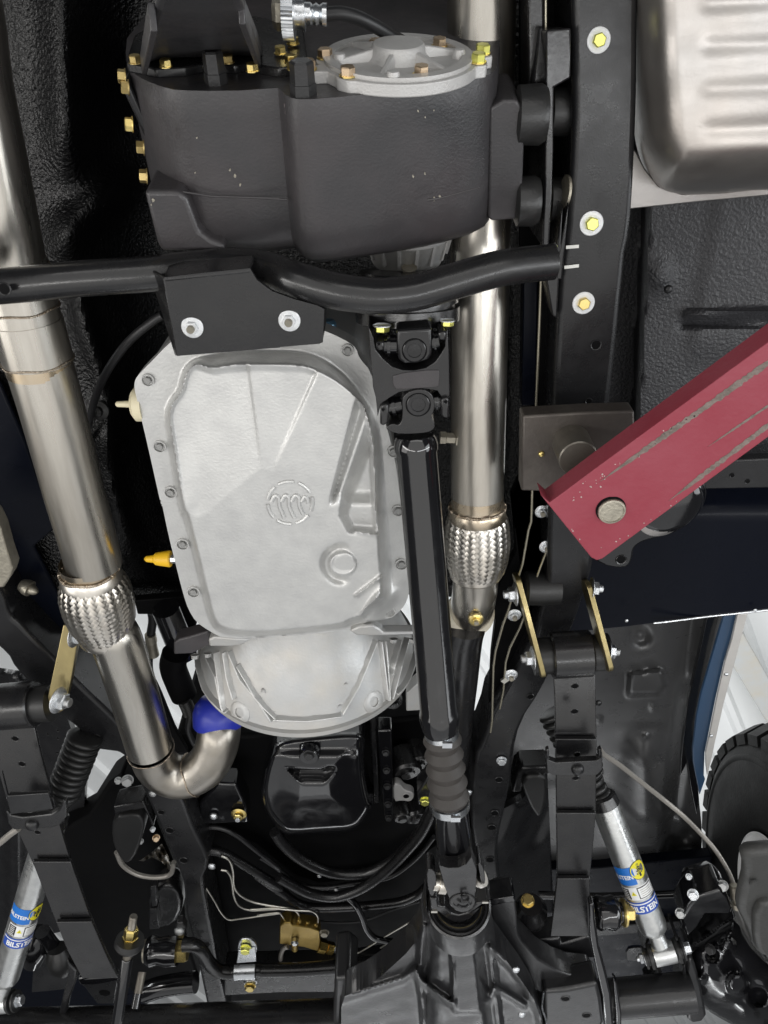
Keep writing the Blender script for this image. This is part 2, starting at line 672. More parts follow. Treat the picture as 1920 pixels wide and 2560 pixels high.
def bolt(parent, pxy, h, rpx, axis=DOWN, style='hex', m='yzinc', m2=None, name='bolt', spin=None, label=None):
    return bolt_at(parent, at(*pxy, h), axis, rpx * mm(*pxy, h), style, m, m2, name, spin, label)


def ring_prof(r0, r1, s0, s1):
    return [(s0, r0), (s0, r1), (s1, r1), (s1, r0), (s0, r0)]


def braid(p0, axis, prof, strips, t_end, w, amp, mt, parent, rows=44, name='braid'):
    """Woven steel braid over a bulging sleeve: flat strips running both ways round, over and under each other."""
    u, v, ww = basis(axis)
    V, Fc = [], []
    L = prof[-1][0]
    ts = [q[0] for q in prof]
    rs = [q[1] for q in prof]
    for sgn in (-1, 1):
        for i in range(strips):
            base = 2 * math.pi * i / strips
            b0 = len(V)
            for j in range(rows + 1):
                s = L * j / rows
                r = float(np.interp(s, ts, rs))
                ang = base + sgn * t_end * s / L
                off = sgn * amp * math.sin(strips * ang / 2 + math.pi / 4)   # two over, two under
                for e in (-1, 1):
                    a2 = ang + e * w / (2 * r) * 0.8
                    s2 = s - sgn * e * w * 0.3
                    V.append(Vector(p0) + ww * s2 + (u * math.cos(a2) + v * math.sin(a2)) * (r + off))
            for j in range(rows):
                q = b0 + 2 * j
                Fc.append((q, q + 1, q + 3, q + 2))
    o = obj(name, V, Fc, mt, parent, smooth=60, kind='stuff')
    return o

# ================================================================== SETTING
def build_shop():
    # ceiling of white corrugated metal high above the car
    V, Fc = [], []
    z = CAM_Z + 4.2
    prof = []
    x = -9.0
    while x < 12:
        prof += [(x, 0), (x + .20, 0), (x + .23, -.035), (x + .27, -.035), (x + .30, 0)]
        x += .30
    ca, sa = math.cos(R(-28)), math.sin(R(-28))
    for t in (-9.0, 16.0):
        for px_, dz in prof:
            V.append((px_ * ca - t * sa, px_ * sa + t * ca, z + dz))
    n = len(prof)
    Fc = [(i, i + 1, n + i + 1, n + i) for i in range(n - 1)]
    structure('ceiling', V, Fc, MT['shop'], smooth=20)
    # beam seen past the wheel arch
    b = obj('roof_beam', *bar(at(1772, 1500, 4.0), at(2010, 1905, 4.0), .17, .10), MT['beam'], bevel=.01)
    tag(b, 'pale grey roof beam under the white corrugated ceiling, seen past the wheel arch', 'beam')


def build_floorpan():
    # underside of the body: tunnel, toe board and ribs under thick black undercoat
    out = k('P', -700, -500, 1500, -500, 1420, 300, 1330, 1300, 1250, 1500, 760, 1470) + \
        k('G', 1085, 600, 980, 612, 830, 637, 640, 650, 300, 640, 0, 600) + k('P', -700, 1480)
    rng = np.random.RandomState(3)
    cx, cy = rng.rand(60) * 1900 - 500, rng.rand(60) * 1900 - 400
    am, rr = rng.randn(60) * .012, 40 + rng.rand(60) * 80

    def hf(X, Y):
        h = 1.17 + 0 * X
        # tunnel: roof high over the gearbox, side walls falling outwards
        wall = 250 + (Y - 300) * .10
        h = h + .15 * ss((X - wall + 120) / 260) - .15 * ss((X - 1290) / 130)
        # long rounded rib with its lit flank
        rib = 165 + (Y - 100) * .03
        h = h - .055 * np.exp(-((X - rib) / 55) ** 2) * ss((520 - Y) / 220)
        # swelling that turns in to the tunnel
        h = h - .05 * np.exp(-(((X - 250) / 70) ** 2 + ((Y - 500 + (X - 250) * .6) / 60) ** 2))
        h = h - .045 * np.exp(-(((X - 165) / 45) ** 2 + ((Y - 600) / 70) ** 2))
        # ridge running down beside the exhaust
        r2 = 215 + (Y - 760) * .17 + 12 * np.sin(Y / 70)
        h = h - .040 * np.exp(-((X - r2) / 28) ** 2) * ss((Y - 640) / 90) * ss((1420 - Y) / 200)
        h = h - .03 * np.exp(-(((X - 250) / 45) ** 2 + ((Y - 1090) / 60) ** 2))
        h = h - .03 * np.exp(-((X - 1290) / 40) ** 2)
        for a, b, c, d in zip(cx, cy, am, rr):
            h = h + c * .6 * np.exp(-((X - a) ** 2 + (Y - b) ** 2) / d ** 2)
        # lower lip
        h = h - .02 * ss((Y - 1440) / 40)
        return h
    t = thing('floor_pan', 'car floor and gearbox tunnel under thick textured black undercoat, above everything at upper left', 'floor pan', at(300, 500, 1.2))
    obj('panel', *relief(chaikin(out, 1), 11, hf, .03), MT['undercoat'], t, smooth=60)
    obj('grommet', *lathe(at(250, 1025, 1.145), (0, -.2, -1), [(0, .016), (.006, .016), (.010, .009), (.018, .008), (.022, .003)], 18), MT['rubberb'], t)
    # pressed tunnel ribs behind the cable
    for x0, x1 in ((805, 770), (970, 940)):
        obj('rib', *tube([at(x0, -60, 1.27), at((x0 + x1) / 2, 60, 1.27), at(x1, 150, 1.28)], .012, 10), MT['undercoat'], t)
    # right-hand floor panel, lighter
    out = [(1545, -500), (2700, -500), (2700, 1400), (1440, 1480), (1480, 1100)]

    def hg(X, Y):
        h = 1.15 + 0 * X
        edge = 1625 - (Y - 520) * .052
        h = h + .10 * (1 - ss((X - edge + 20) / 22))
        ridge = 1790 - (Y - 500) * .18
        h = h - .006 * ss((X - ridge + 25) / 50) * ss((930 - Y) / 80)
        h = h - .016 * np.exp(-((Y - 785 + (X - 1700) * .03) / 9) ** 2) * ss((X - 1700) / 20)
        h = h + .014 * np.exp(-((Y - 815 + (X - 1700) * .03) / 7) ** 2) * ss((X - 1690) / 10)
        h = h - .012 * np.exp(-(((X - 1650) / 30) ** 2 + ((Y - 690) / 40) ** 2))
        return h
    t = thing('side_floor_panel', 'grey-black textured floor panel between the fuel tank and the red lift arm', 'floor panel', at(1750, 800, 1.15))
    obj('panel', *relief(out, 9, hg, .03), MT['undercoat_grey'], t, smooth=60)
    bolt(t, (1670, 723), 1.13, 11, style='dome', m='rail', name='plug')
    # seat crossbar
    t = thing('cross_brace', 'flat dark grey brace with two small holes behind the red arm', 'brace', at(1880, 1185, 1.10))
    obj('plate', *slab(k('F', 1230, 1265, 2100, 1225, 2100, 1415, 1200, 1432), 1.08, .02), MT['rail'], t, bevel=.003)
    for c in ((1448, 1348), (1540, 1384)):
        bolt(t, k1('F', *c), 1.079, 6, style='hole', m='rail', m2='matt', name='hole')
    # dark sill panel
    t = thing('inner_sill_panel', 'smooth blue-black sill panel between the red arm and the wheel arch', 'panel', at(1700, 1420, 1.12))
    out = [(1400, 1215), (2700, 1180), (2700, 1420)] + k('I', 1659, 672, 1300, 712, 980, 752, 820, 772, 690, 785, 560, 800, 480, 850) + [(1395, 1560)]

    def hs(X, Y):
        return 1.13 - .03 * ss((X - 1500) / 300) + .05 * ss((1300 - Y) / 120)
    obj('panel', *relief(out, 9, hs, .04), MT['navy'], t, smooth=60)
    obj('lower_lip', *tube([at(*p, 1.10) for p in k('I', 2000, 632, 1659, 674, 1300, 713, 1050, 745, 980, 752)], .0026, 8), MT['zinc'], t)
    bolt(t, k1('I', 820, 738), 1.10, 5, style='dome', m='zinc')
    bolt(t, k1('I', 1582, 676), 1.09, 5, style='dome', m='zinc')


def build_tank():
    out = [(1560, -300), (2500, -300), (2500, 470), (2100, 480)] + k('C', 1659, 1120, 1400, 1142, 1200, 1155, 1080, 1142, 1010, 1108, 960, 1040) + k('C', 905, 900, 880, 700) + [(1580, 150)]
    out = chaikin(out, 2)

    def hf(X, Y):
        d = sd(X, Y, out)
        h = 1.075 - .15 * np.sqrt(np.clip(1 - (1 - np.clip(d / 120, 0, 1)) ** 2, 0, 1))
        inner = ss((X - 1735) / 45) * ss((d - 70) / 60)
        for yc, sg in ((115, 1), (222, -1), (322, 1), (10, -1)):
            c = yc - (X - 1780) * .045
            h = h + sg * .0022 * np.exp(-((Y - c) / 22) ** 2) * inner
        h = h + .006 * np.exp(-((Y - 440) / 40) ** 2)
        h = h + .0012 * np.sin(X / 90 + Y / 60) * np.sin(Y / 45)
        return h
    t = thing('fuel_tank', 'bright bare metal fuel tank with pressed ribs in the upper right corner', 'fuel tank', at(1800, 250, 1.05))
    obj('shell', *relief(out, 7, hf, .02), MT['galv'], t, smooth=70)
    fl = k('C', 880, 900, 930, 1000, 1010, 1100, 1150, 1150, 1400, 1140, 1659, 1110) + [(2400, 440), (2400, 480)] + k('C', 1659, 1158, 1250, 1196, 850, 1238) + [(1560, 520), (1560, 350)]
    obj('flange', *slab(fl, 1.082, .006), MT['galv'], t, bevel=.0015)


def build_rails():
    t = thing('frame_rail', 'long black frame rail with four yellow bolts running down beside the fuel tank', 'frame rail', at(1500, 700, 1.0), 'chassis rails')
    Ls = [(1431, -250)] + k('C', 500, 0, 503, 400, 505, 650, 502, 800, 490, 1050, 455, 1450) + k('F', 430, 120, 410, 420, 385, 920) + [(1376, 1150)] + \
        k('I', 360, 150, 357, 300, 355, 460, 340, 580, 310, 680, 280, 830) + k('I', 220, 930, 100, 1150, 0, 1330) + k('H', 1475, 1370, 1440, 1440, 1410, 1530) + k('K', 1408, 20, 1385, 200, 1370, 400) + k('P', 1178, 2060, 1205, 2240, 1215, 2330)
    Rs = [(1610, -250)] + k('C', 895, 0, 890, 400, 885, 650, 870, 1000, 855, 1250, 838, 1400) + k('F', 820, 0, 770, 500, 725, 900) + [(1500, 1200)] + \
        k('I', 640, 250, 625, 400, 600, 500, 560, 620, 500, 790) + k('I', 420, 950, 300, 1180, 215, 1310, 165, 1450, 150, 1560) + k('L', 148, 100, 130, 250, 60, 570, 62, 700) + k('L', 80, 900, 90, 1050)
    outl = Ls + Rs[::-1]

    # resample both edges evenly in y so the rail is a clean swept channel
    def resamp(E, n):
        E = [Vector((*p, 0)) for p in E]
        d = [0]
        for a, b in zip(E, E[1:]):
            d.append(d[-1] + (b - a).length)
        out = []
        for i in range(n):
            s = d[-1] * i / (n - 1)
            j = max(q for q in range(len(d)) if d[q] <= s + 1e-6)
            j = min(j, len(E) - 2)
            f = (s - d[j]) / (d[j + 1] - d[j])
            p = E[j].lerp(E[j + 1], f)
            out.append((p.x, p.y))
        return out
    n = 60
    Lr = resamp([tuple(p) for p in spline([(*p, 0) for p in Ls], 4)] and [(p.x, p.y) for p in spline([(*p, 0) for p in Ls], 4)], n)
    Rr = resamp([(p.x, p.y) for p in spline([(*p, 0) for p in Rs], 4)], n)
    hs = [0.99 + .012 * math.sin(i * .9) * 0 + .06 * max(0, min(1, (i / (n - 1) - .55) / .2)) for i in range(n)]
    obj('lower_flange', *ribbon(Lr, Rr, hs, .11), MT['rail'], t, bevel=.008, seg=3, smooth=50)
    for c, xy, m, r in (('C', (655, 238), 'ybright', 17), ('C', (612, 1323), 'ybright', 17), ('F', (565, 325), 'yzinc', 16)):
        bolt(t, k1(c, *xy), .990, r, style='wide', m=m, m2='washer')
    bolt(t, k1('F', 640, 575), .989, 13, style='hole', m='rail', m2='matt', name='hole')
    bolt(t, k1('F', 597, 908), .989, 8, style='hole', m='rail', m2='matt', name='hole')
    bolt(t, k1('I', 252, 1190), 1.048, 9, style='hole', m='rail', m2='matt', name='hole')
    bolt(t, k1('I', 80, 1565), 1.047, 11, style='hex', m='zinc')
    for c in ((65, 212), (40, 410), (22, 495), (12, 684)):
        bolt(t, k1('L', *c), 1.049, 10, style='hole', m='rail', m2='matt', name='hole')
    for a, b in (((462, 1465), (538, 1459)), ((452, 1584), (538, 1574))):
        obj('chalk_mark', *bar(at(*k1('C', *a), .9885), at(*k1('C', *b), .9885), .004, .0012), MT['chalk'], t)

    # the other rail crosses behind the exhaust at lower left
    t = thing('frame_rail', 'black frame rail passing behind the exhaust pipe with oval holes at lower left', 'frame rail', at(300, 1900, 1.06), 'chassis rails')
    Ls = k('G', -500, 500, 0, 905, 80, 1015, 170, 1112, 340, 1285, 480, 1400, 560, 1500) + k('J', 720, 60, 800, 190, 860, 300, 940, 480, 1020, 660, 1085, 830, 1098, 1000, 1150, 1200, 1215, 1500) + [(520, 2530)]
    Rs = k('G', -300, 200, 0, 560, 50, 700, 100, 745, 230, 880, 480, 1130, 690, 1330, 800, 1480) + k('P', 400, 1930, 450, 1985) + k('J', 1092, 340, 1150, 500, 1238, 690, 1205, 780, 1215, 900, 1265, 1150, 1330, 1490) + [(575, 2530)]
    Lr = resamp([(p.x, p.y) for p in spline([(*p, 0) for p in Ls], 4)], n)
    Rr = resamp([(p.x, p.y) for p in spline([(*p, 0) for p in Rs], 4)], n)
    obj('lower_flange', *ribbon(Lr, Rr, [1.07] * n, .11), MT['rail'], t, bevel=.008, seg=3, smooth=50)
    for c, xy, r in (('G', (575, 1430), 9), ('J', (955, 405), 9), ('J', (1005, 512), 11), ('J', (1088, 690), 11), ('J', (1217, 1192), 10)):
        bolt(t, k1(c, *xy), 1.069, r, style='hole', m='rail', m2='matt', name='hole')
    bolt(t, k1('J', 1255, 722), 1.06, 10, style='dome', m='zinc', name='bolt')
    bolt(t, k1('J', 905, 292), 1.06, 10, style='dome', m='zinc', name='bolt')
    # rail inner web and the dark side plate above it
    w = obj('side_plate', *slab(k('D', -400, 600, 0, 800, 150, 1150, 330, 1659) + k('G', 200, 300, 330, 560, 430, 760, 330, 960, 0, 560, -400, 300), 1.14, .01), MT['navy'], bevel=.004)
    tag(w, 'smooth blue-black plate at the left edge above the rail, beside the exhaust', 'plate')
    bb = thing('sill_bolt', 'dull dome-headed bolt on the dark plate left of the steel braid', 'bolt', at(80, 1480, 1.13))
    obj('head', *lathe(at(*k1('N', 370, 825), 1.10), (-.9, -.3, .3), [(-.004, .003), (0, .007), (.006, .0095), (.010, .0095), (.011, .015), (.020, .015), (.030, .011)], 20), MT['pin'], bb)


# ================================================================== EXHAUST
def build_exhaust():
    t = thing('exhaust_pipe', 'brushed steel exhaust pipe slanting down the left side to an elbow under the engine', 'exhaust pipe', at(130, 1025, .98), 'stainless exhaust pipes')
    H = .98
    r = .0435
    cl = [(-92, 60), (-72, 198), (-7, 500), (24, 650), (66, 800), (95, 900), (131, 1025), (158, 1126), (188, 1240), (218, 1345), (236, 1413)]
    P3 = [at(x, y, H) for x, y in cl]

    def along(a, b, rr, name, m):
        pa, pb = at(*a, H), at(*b, H)
        return obj(name, *tube([pa, pa.lerp(pb, .5), pb], rr, 40), MT[m], t, smooth=50)
    obj('pipe', *tube([at(-130, -150, H)] + P3[:4], r * .985, 40), MT['steel'], t, smooth=50)
    obj('pipe', *tube(P3[3:5], r * 1.015, 40), MT['steel'], t, smooth=50)
    obj('pipe', *tube([P3[4]] + [P3[4].lerp(P3[5], .0 + q / 4) for q in range(1, 5)], r * 1.045, 40), MT['steel'], t, smooth=50)
    obj('pipe', *tube(P3[5:], r, 40), MT['steel'], t, smooth=50)
    axis = (P3[-1] - P3[-3]).normalized()

    def weldring(p, ax, rr, name='weld_seam', m='weld', w=.0028):
        u, v, ww = basis(ax)
        pts, rad = [], []
        nn = 150
        for i in range(nn + 1):
            a = 2 * math.pi * i / nn
            q = rr + .0006
            pts.append(Vector(p) + (u * math.cos(a) + v * math.sin(a)) * q + ww * .0012 * math.sin(5 * a))
            rad.append(w * (.55 + .45 * abs(math.sin(a * 34))))
        return obj(name, *tube(pts, rad, 8, False), MT[m], t, smooth=60)
    for p, rr in ((P3[3].lerp(P3[4], .12), r * 1.02), (P3[3].lerp(P3[4], .78), r * 1.02), (P3[5], r * 1.035)):
        weldring(p, axis, rr, w=.0017)
    # flexible joint
    top = at(*k1('N', 950, 690), H)
    bot = at(*k1('N', 1090, 1235), H)
    top = top.lerp(top, 1)
    ax = (bot - top).normalized()
    Lf = (bot - top).length
    weldring(top - ax * .018, ax, r + .001, w=.0032)
    obj('collar', *lathe(top - ax * .018, ax, [(0, r * 1.02), (.004, r * 1.09), (.020, r * 1.13), (.024, r * 1.06)], 40), MT['steelp'], t, smooth=40)
    for p_, a_, q_ in ((top - ax * .034, ax, r), (P3[5] + ax * .003, ax, r)):
        obj('heat_band', *lathe(p_, a_, [(0, q_ * 1.004), (.014, q_ * 1.006)], 40, False), MT['heat'], t, smooth=40)
    prof = [(0, r * 1.10), (.012, r * 1.22), (.03, r * 1.31), (Lf * .5, r * 1.32), (Lf * .75, r * 1.24), (Lf - .012, r * 1.10), (Lf, r * 1.03)]
    obj('sleeve', *lathe(top, ax, [(s, q - .0022) for s, q in prof], 40), MT['pin'], t, smooth=60)
    braid(top, ax, prof, 50, 1.5, .0061, .0009, MT['steelp'], t)
    obj('collar', *lathe(bot - ax * .004, ax, [(0, r * 1.04), (.002, r * 1.05), (.014, r * 1.02), (.018, r * .97)], 40), MT['steelp'], t, smooth=40)
    r2 = r * .985
    low = [k1('N', 1150, 1260), (291, 1602), (324, 1700), (358, 1812), (377, 1875), (392, 1912), (420, 1935), (455, 1942), (492, 1932), (522, 1906), (540, 1870), (547, 1835), (548, 1812), (547, 1796)]
    hs = [H] * 7 + [.982, .985, .99, 1.0, 1.012, 1.03, 1.05]
    P4 = [at(x, y, h) for (x, y), h in zip(low, hs)]
    sp = spline(P4, 6)
    obj('pipe', *tube(sp[:24], r2, 40, False), MT['steel'], t, smooth=60)
    obj('elbow', *tube(sp[24:], r2 * .965, 40, False), MT['steeld'], t, smooth=60)
    weldring(sp[24], sp[25] - sp[23], r2, w=.0012)
    weldring(sp[46], sp[47] - sp[45], r2 * .97, w=.0016)
    for y in (1120, 1258):
        x = {1120: 88, 1258: 128}[y]
        obj('weld_spot', *lathe(at(x, y, .955), (-.3, -.2, -1), [(0, .006), (.004, .0045), (.006, .002)], 12), MT['linew'], t)
    tag(obj('transport_cap', *lathe(at(546, 1816, 1.028), at(543, 1700, 1.06) - at(549, 1850, 1.01),
        [(0, .040), (.002, .046), (.006, .0485), (.030, .0480), (.045, .043), (.058, .032), (.064, .015), (.065, 0)], 40), MT['plastic_b'], smooth=40),
        'bright blue plastic cap on the upturned end of the exhaust elbow', 'cap')

    # second pipe
    t2 = thing('exhaust_pipe', 'brushed steel exhaust pipe standing straight beside the driveshaft, with a braided joint', 'exhaust pipe', at(1196, 900, 1.03), 'stainless exhaust pipes')
    t = t2
    r = .0402
    cl = [(1208, -200, 1.10), (1204, 0, 1.08), (1198, 789, 1.035), (1193, 1262, 1.0)]
    P5 = [at(*p) for p in cl]
    obj('pipe', *tube([P5[0], P5[1], P5[1].lerp(P5[2], .5), P5[2], P5[2].lerp(P5[3], .5), P5[3]], r, 44), MT['steel'], t2, smooth=50)
    ax = (P5[3] - P5[2]).normalized()
    top = at(1193, 1290, 1.0)
    bot = at(1189, 1418, .998)
    Lf = (bot - top).length
    obj('collar', *lathe(P5[3], ax, [(0, r * 1.01), (.004, r * 1.07), (.020, r * 1.13), (.024, r * 1.08)], 40), MT['heat'], t2, smooth=40)

    obj('heat_band', *lathe(P5[3] - ax * .016, ax, [(0, r * 1.004), (.016, r * 1.006)], 40, False), MT['heat'], t2, smooth=40)
    u, v, ww = basis(ax)
    pts, rad = [], []
    for i in range(161):
        a = 2 * math.pi * i / 160
        pts.append(P5[3] + (u * math.cos(a) + v * math.sin(a)) * (r * 1.05) + ww * .004)
        rad.append(.0032 * (.5 + .5 * abs(math.sin(a * 36))))
    obj('weld_seam', *tube(pts, rad, 8, False), MT['weld'], t2, smooth=60)
    prof = [(0, r * 1.10), (.010, r * 1.20), (.03, r * 1.26), (Lf * .5, r * 1.29), (Lf * .8, r * 1.22), (Lf, r * 1.08)]
    obj('sleeve', *lathe(top, ax, [(s, q - .0022) for s, q in prof], 40), MT['pin'], t2, smooth=60)
    braid(top, ax, prof, 46, 1.5, .0061, .0009, MT['steelp'], t2)
    obj('collar', *lathe(bot - ax * .004, ax, [(0, r * 1.05), (.003, r * 1.07), (.018, r * 1.05), (.022, r * .95)], 40), MT['steelp'], t2, smooth=40)
    low = [(1189, 1420, .998), (1188, 1450, .998), (1186, 1482, 1.002), (1182, 1508, 1.016), (1177, 1528, 1.040), (1171, 1542, 1.072)]
    sp = spline([at(*p) for p in low], 6)
    obj('elbow', *tube(sp, r * .93, 40), MT['steel'], t2, smooth=60)
    # sensor bung
    b0 = at(1112, 1100, 1.0)
    obj('sensor_plug', *lathe(at(1100, 1094, 1.0), (1, 0.05, .0), [(0, .010), (.008, .010), (.009, .0085), (.022, .0085), (.023, .012), (.04, .012)], 6), MT['pin'], t2, smooth=20)

    # black wrapped down pipe with its clamp
    t3 = thing('downpipe', 'black coated downpipe clamped below the right braided joint, half hidden by the driveshaft', 'exhaust pipe', at(1140, 1650, 1.02))
    sp = spline([at(1160, 1556, 1.025), at(1150, 1600, 1.03), at(1141, 1700, 1.04), at(1132, 1800, 1.06), at(1126, 1900, 1.08)], 5)
    obj('pipe', *tube(sp, .040, 32), MT['satin'], t3, smooth=60)
    cax = (sp[3] - sp[0]).normalized()
    obj('clamp', *lathe(at(1176, 1532, 1.030), (-.06, .62, .78), [(-.004, .037), (-.003, .0425), (.008, .0425), (.009, .037)], 36), MT['pin'], t3)
    obj('clamp_boss', *lathe(at(*k1('H', 1398, 735), .965), DOWN, [(-.012, .013), (0, .013), (.002, .011)], 20), MT['plateYZ'], t3)
    bolt(t3, k1('H', 1398, 733), .963, 10, style='nut', m='pin', m2='yzinc')


# ================================================================== TRANSFER CASE
def build_transfer():
    O0 = at(1000, 235, .86)
    AX, AZ, AY = Vector((1, 0, 0)), Vector((0, -.2216, .975)).normalized(), Vector((0, .975, .2216)).normalized()
    REAR = -AY
    t = thing('transfer_case', 'big dark grey iron transfer case with yellow bolts and a pale round cover', 'transfer case', O0)

    def rp(px, py, ly=0.0):
        return onplane(px, py, O0 + AY * ly, AY)

    def rl(px, py, ly=0.0):
        d = rp(px, py, ly) - O0
        return d.dot(AX), d.dot(AZ)

    def T(x, y, z):
        return O0 + AX * x + AY * y + AZ * z
    # ---- housing: profile in the rear plane, drawn forward with a rounded nose
    prof = [rl(*p) for p in [(1252, 60), (1250, 110), (1247, 150), (1243, 172), (1232, 184), (1213, 192), (1191, 198), (1140, 209), (1081, 219), (990, 231), (895, 240), (830, 246), (775, 250), (745, 250), (728, 247), (715, 241), (707, 234), (701, 226),
            (694, 222), (670, 223), (600, 228), (520, 229), (470, 228), (432, 226), (395, 216), (362, 203), (338, 190), (322, 176), (314, 160), (312, 130), (316, 95)]]
    top = max(z for _, z in prof) + .12
    prof = [(prof[0][0], top)] + prof + [(prof[-1][0], top)]
    Lc = .182
    secs = []
    for i in range(15):
        f = i / 14
        y = Lc * f
        front = max(0, (y - (Lc - .045)) / .045)
        rear = max(0, (.006 - y) / .006)
        inset = .026 * (1 - math.sqrt(max(0, 1 - front ** 2))) + .002 * rear
        secs.append((y, inset))
    cx, cz = -.05, .16
    V, Fc = [], []
    n = len(prof)
    for y, ins in secs:
        for x, z in prof:
            dx, dz = cx - x, cz - z
            sx = 1 - ins / .20
            V.append(T((cx - dx * (1 - ins * 2.0)) * (1 + .62 * y * max(0, min(1, (O0.x + x + .06) / .10))), y, z + ins * (1.0 if z < .12 else 0)))
    for j in range(len(secs) - 1):
        for i in range(n):
            Fc.append((j * n + i, j * n + (i + 1) % n, (j + 1) * n + (i + 1) % n, (j + 1) * n + i))
    Fc += [tuple(range(n)), tuple(range((len(secs) - 1) * n, len(secs) * n))[::-1]]
    obj('housing', *join((V, Fc)), MT['castblack'], t, smooth=42)
    # casting parting line
    pl = []
    for px_, py_ in k('A', 1060, 1130, 1250, 1160, 1400, 1165, 1659, 1172) + k('B', 100, 1170, 280, 1180):
        pl.append(onplane(px_, py_, T(0, 0, .0015), AZ) - AZ * .0012)
    obj('parting_line', *tube(pl, .0011, 6), MT['castblack'], t)
    pl = [onplane(px_, py_, T(0, 0, -.0000), AZ) - AZ * .0010 for px_, py_ in k('B', 345, 1212, 400, 1226, 500, 1222, 620, 1210)]
    obj('parting_line', *tube(pl, [.0014, .0016, .0012, .0006], 6), MT['castblack'], t)
    pl = [onplane(px_, py_, T(0, 0, .0005), AZ) - AZ * .0010 for px_, py_ in k('B', 1110, 1184, 1160, 1176, 1200, 1168, 1330, 1132, 1420, 1108)]
    obj('parting_line', *tube(pl, [.0014, .0016, .0010, .0008, .0006], 6), MT['castblack'], t)
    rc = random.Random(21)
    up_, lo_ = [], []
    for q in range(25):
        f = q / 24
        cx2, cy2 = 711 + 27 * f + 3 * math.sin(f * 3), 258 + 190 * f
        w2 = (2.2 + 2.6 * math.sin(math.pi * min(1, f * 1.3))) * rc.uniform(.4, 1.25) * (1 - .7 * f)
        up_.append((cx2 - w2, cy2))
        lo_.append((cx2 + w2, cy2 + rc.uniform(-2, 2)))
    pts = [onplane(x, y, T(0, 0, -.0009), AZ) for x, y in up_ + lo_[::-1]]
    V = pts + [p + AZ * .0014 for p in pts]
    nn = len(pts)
    obj('rubbed_highlight_edge', V, [tuple(range(nn))] + [(q, (q + 1) % nn, nn + (q + 1) % nn, nn + q) for q in range(nn)], MT['rub'], t)  # worn primer and the ridge's highlight, put in as a paler strip
    # chips and rub marks in the paint
    rc = random.Random(9)
    for px_, py_, sz in ((492, 345, 3.5), (488, 432, 2.5), (588, 440, 7), (600, 462, 5), (575, 425, 4), (1045, 278, 3.5), (1063, 293, 2.5), (1085, 276, 2.5), (1033, 441, 4), (1062, 434, 4), (1085, 497, 6), (1100, 492, 5),
                         (840, 610, 3), (780, 617, 5), (712, 262, 3.5), (718, 290, 3), (725, 330, 3.5), (731, 365, 3), (382, 500, 5), (378, 512, 3)):
        pts = []
        for q in range(7):
            a_ = q / 7 * 2 * math.pi
            rr_ = sz * rc.uniform(.5, 1.2)
            pts.append(onplane(px_ + rr_ * math.cos(a_) * rc.uniform(.4, 1), py_ + rr_ * math.sin(a_), T(0, 0, -.0008 - (.006 if px_ < 400 else 0)), AZ))
        V = pts + [p + AZ * .0012 for p in pts]
        obj('paint_chip', V, [tuple(range(7))] + [(q, (q + 1) % 7, 7 + (q + 1) % 7, 7 + q) for q in range(7)], MT['pin'], t)
    # foot block, lower left
    blk = k('A', 852, 1132, 1062, 1132, 1110, 1180, 1180, 1370, 1250, 1420, 1330, 1450, 1340, 1500, 1200, 1488, 960, 1495, 930, 1440)
    fr = [onplane(x, y, T(0, 0, -.006), AZ) for x, y in blk]
    obj('foot', *prism(fr, AZ * .10), MT['castblack'], t, bevel=.006, seg=3)
    # mount boss reaching right
    bs = k('B', 1480, 640, 1560, 592, 1640, 590) + k('C', 205, 640, 215, 700, 212, 900, 200, 1200, 185, 1300, 20, 1312) + k('B', 1470, 1290)
    fr = [onplane(x, y, T(0, 0, .060), AZ) for x, y in bs]
    obj('mount_boss', *prism(fr, AZ * .09), MT['castblack'], t, bevel=.012, seg=3)
    # ---- left side cover, edge-on, with its bolts
    lx = prof[-3][0]
    lo = k('A', 745, 405, 700, 440, 735, 600, 790, 850, 850, 1075, 905, 1085, 870, 900, 810, 650, 775, 480)
    cov = []
    for y, z in ((.012, .035), (.012, .20), (.105, .20), (.105, .035)):
        cov.append(T(-.268, y, z))
    zc = rl(322, 176)
    xl = zc[0]
    P = [T(xl + .002, .004, .055), T(xl - .006, .004, .16), T(xl + .012, .118, .16), T(xl + .024, .118, .075)]
    obj('side_cover', *prism(P, AX * -.010), MT['satin'], t, bevel=.003)
    for c in ((722, 455), (742, 520), (764, 738), (832, 875), (850, 1045)):
        px_, py_ = k1('A', *c)
        f = (py_ - 190) / 250
        p = onplane(px_, py_, T(xl + .004 + .02 * f, 0, 0), AX)
        bolt_at(t, p + AX * .004, (-1, -.1, -.25), .0066, 'tall', 'yzinc')
    # ---- rear adapter plate at the left and the extension housing
    ad = [rl(*p) for p in k('A', 760, 425, 930, 462, 1100, 455, 1215, 430, 1400, 440, 1470, 420, 1560, 445, 1659, 460) + [(735, 190), (770, 170), (760, 90), (640, 60), (420, 60), (340, 110)] + k('A', 770, 375)]
    adp = [T(x, 0.001, z) for x, z in ad]
    obj('adapter_plate', *prism(adp, REAR * .010), MT['satin'], t, bevel=.002)
    ex0 = [rl(*p, -.010) for p in [(358, 163), (395, 148), (450, 144), (520, 142), (600, 138), (655, 142), (655, 100), (600, 60), (500, 45), (400, 60), (350, 120)]]
    ex1 = [rl(*p, -.13) for p in [(392, -10), (420, -8), (450, -7), (500, -7), (560, -8), (598, -10), (600, -40), (570, -70), (500, -80), (430, -70), (395, -40)]]
    V = [T(x, -.010, z) for x, z in ex0] + [T(x, -.13, z) for x, z in ex1]
    m_ = len(ex0)
    V += [T(x, -.22, z + .0) for x, z in ex1]
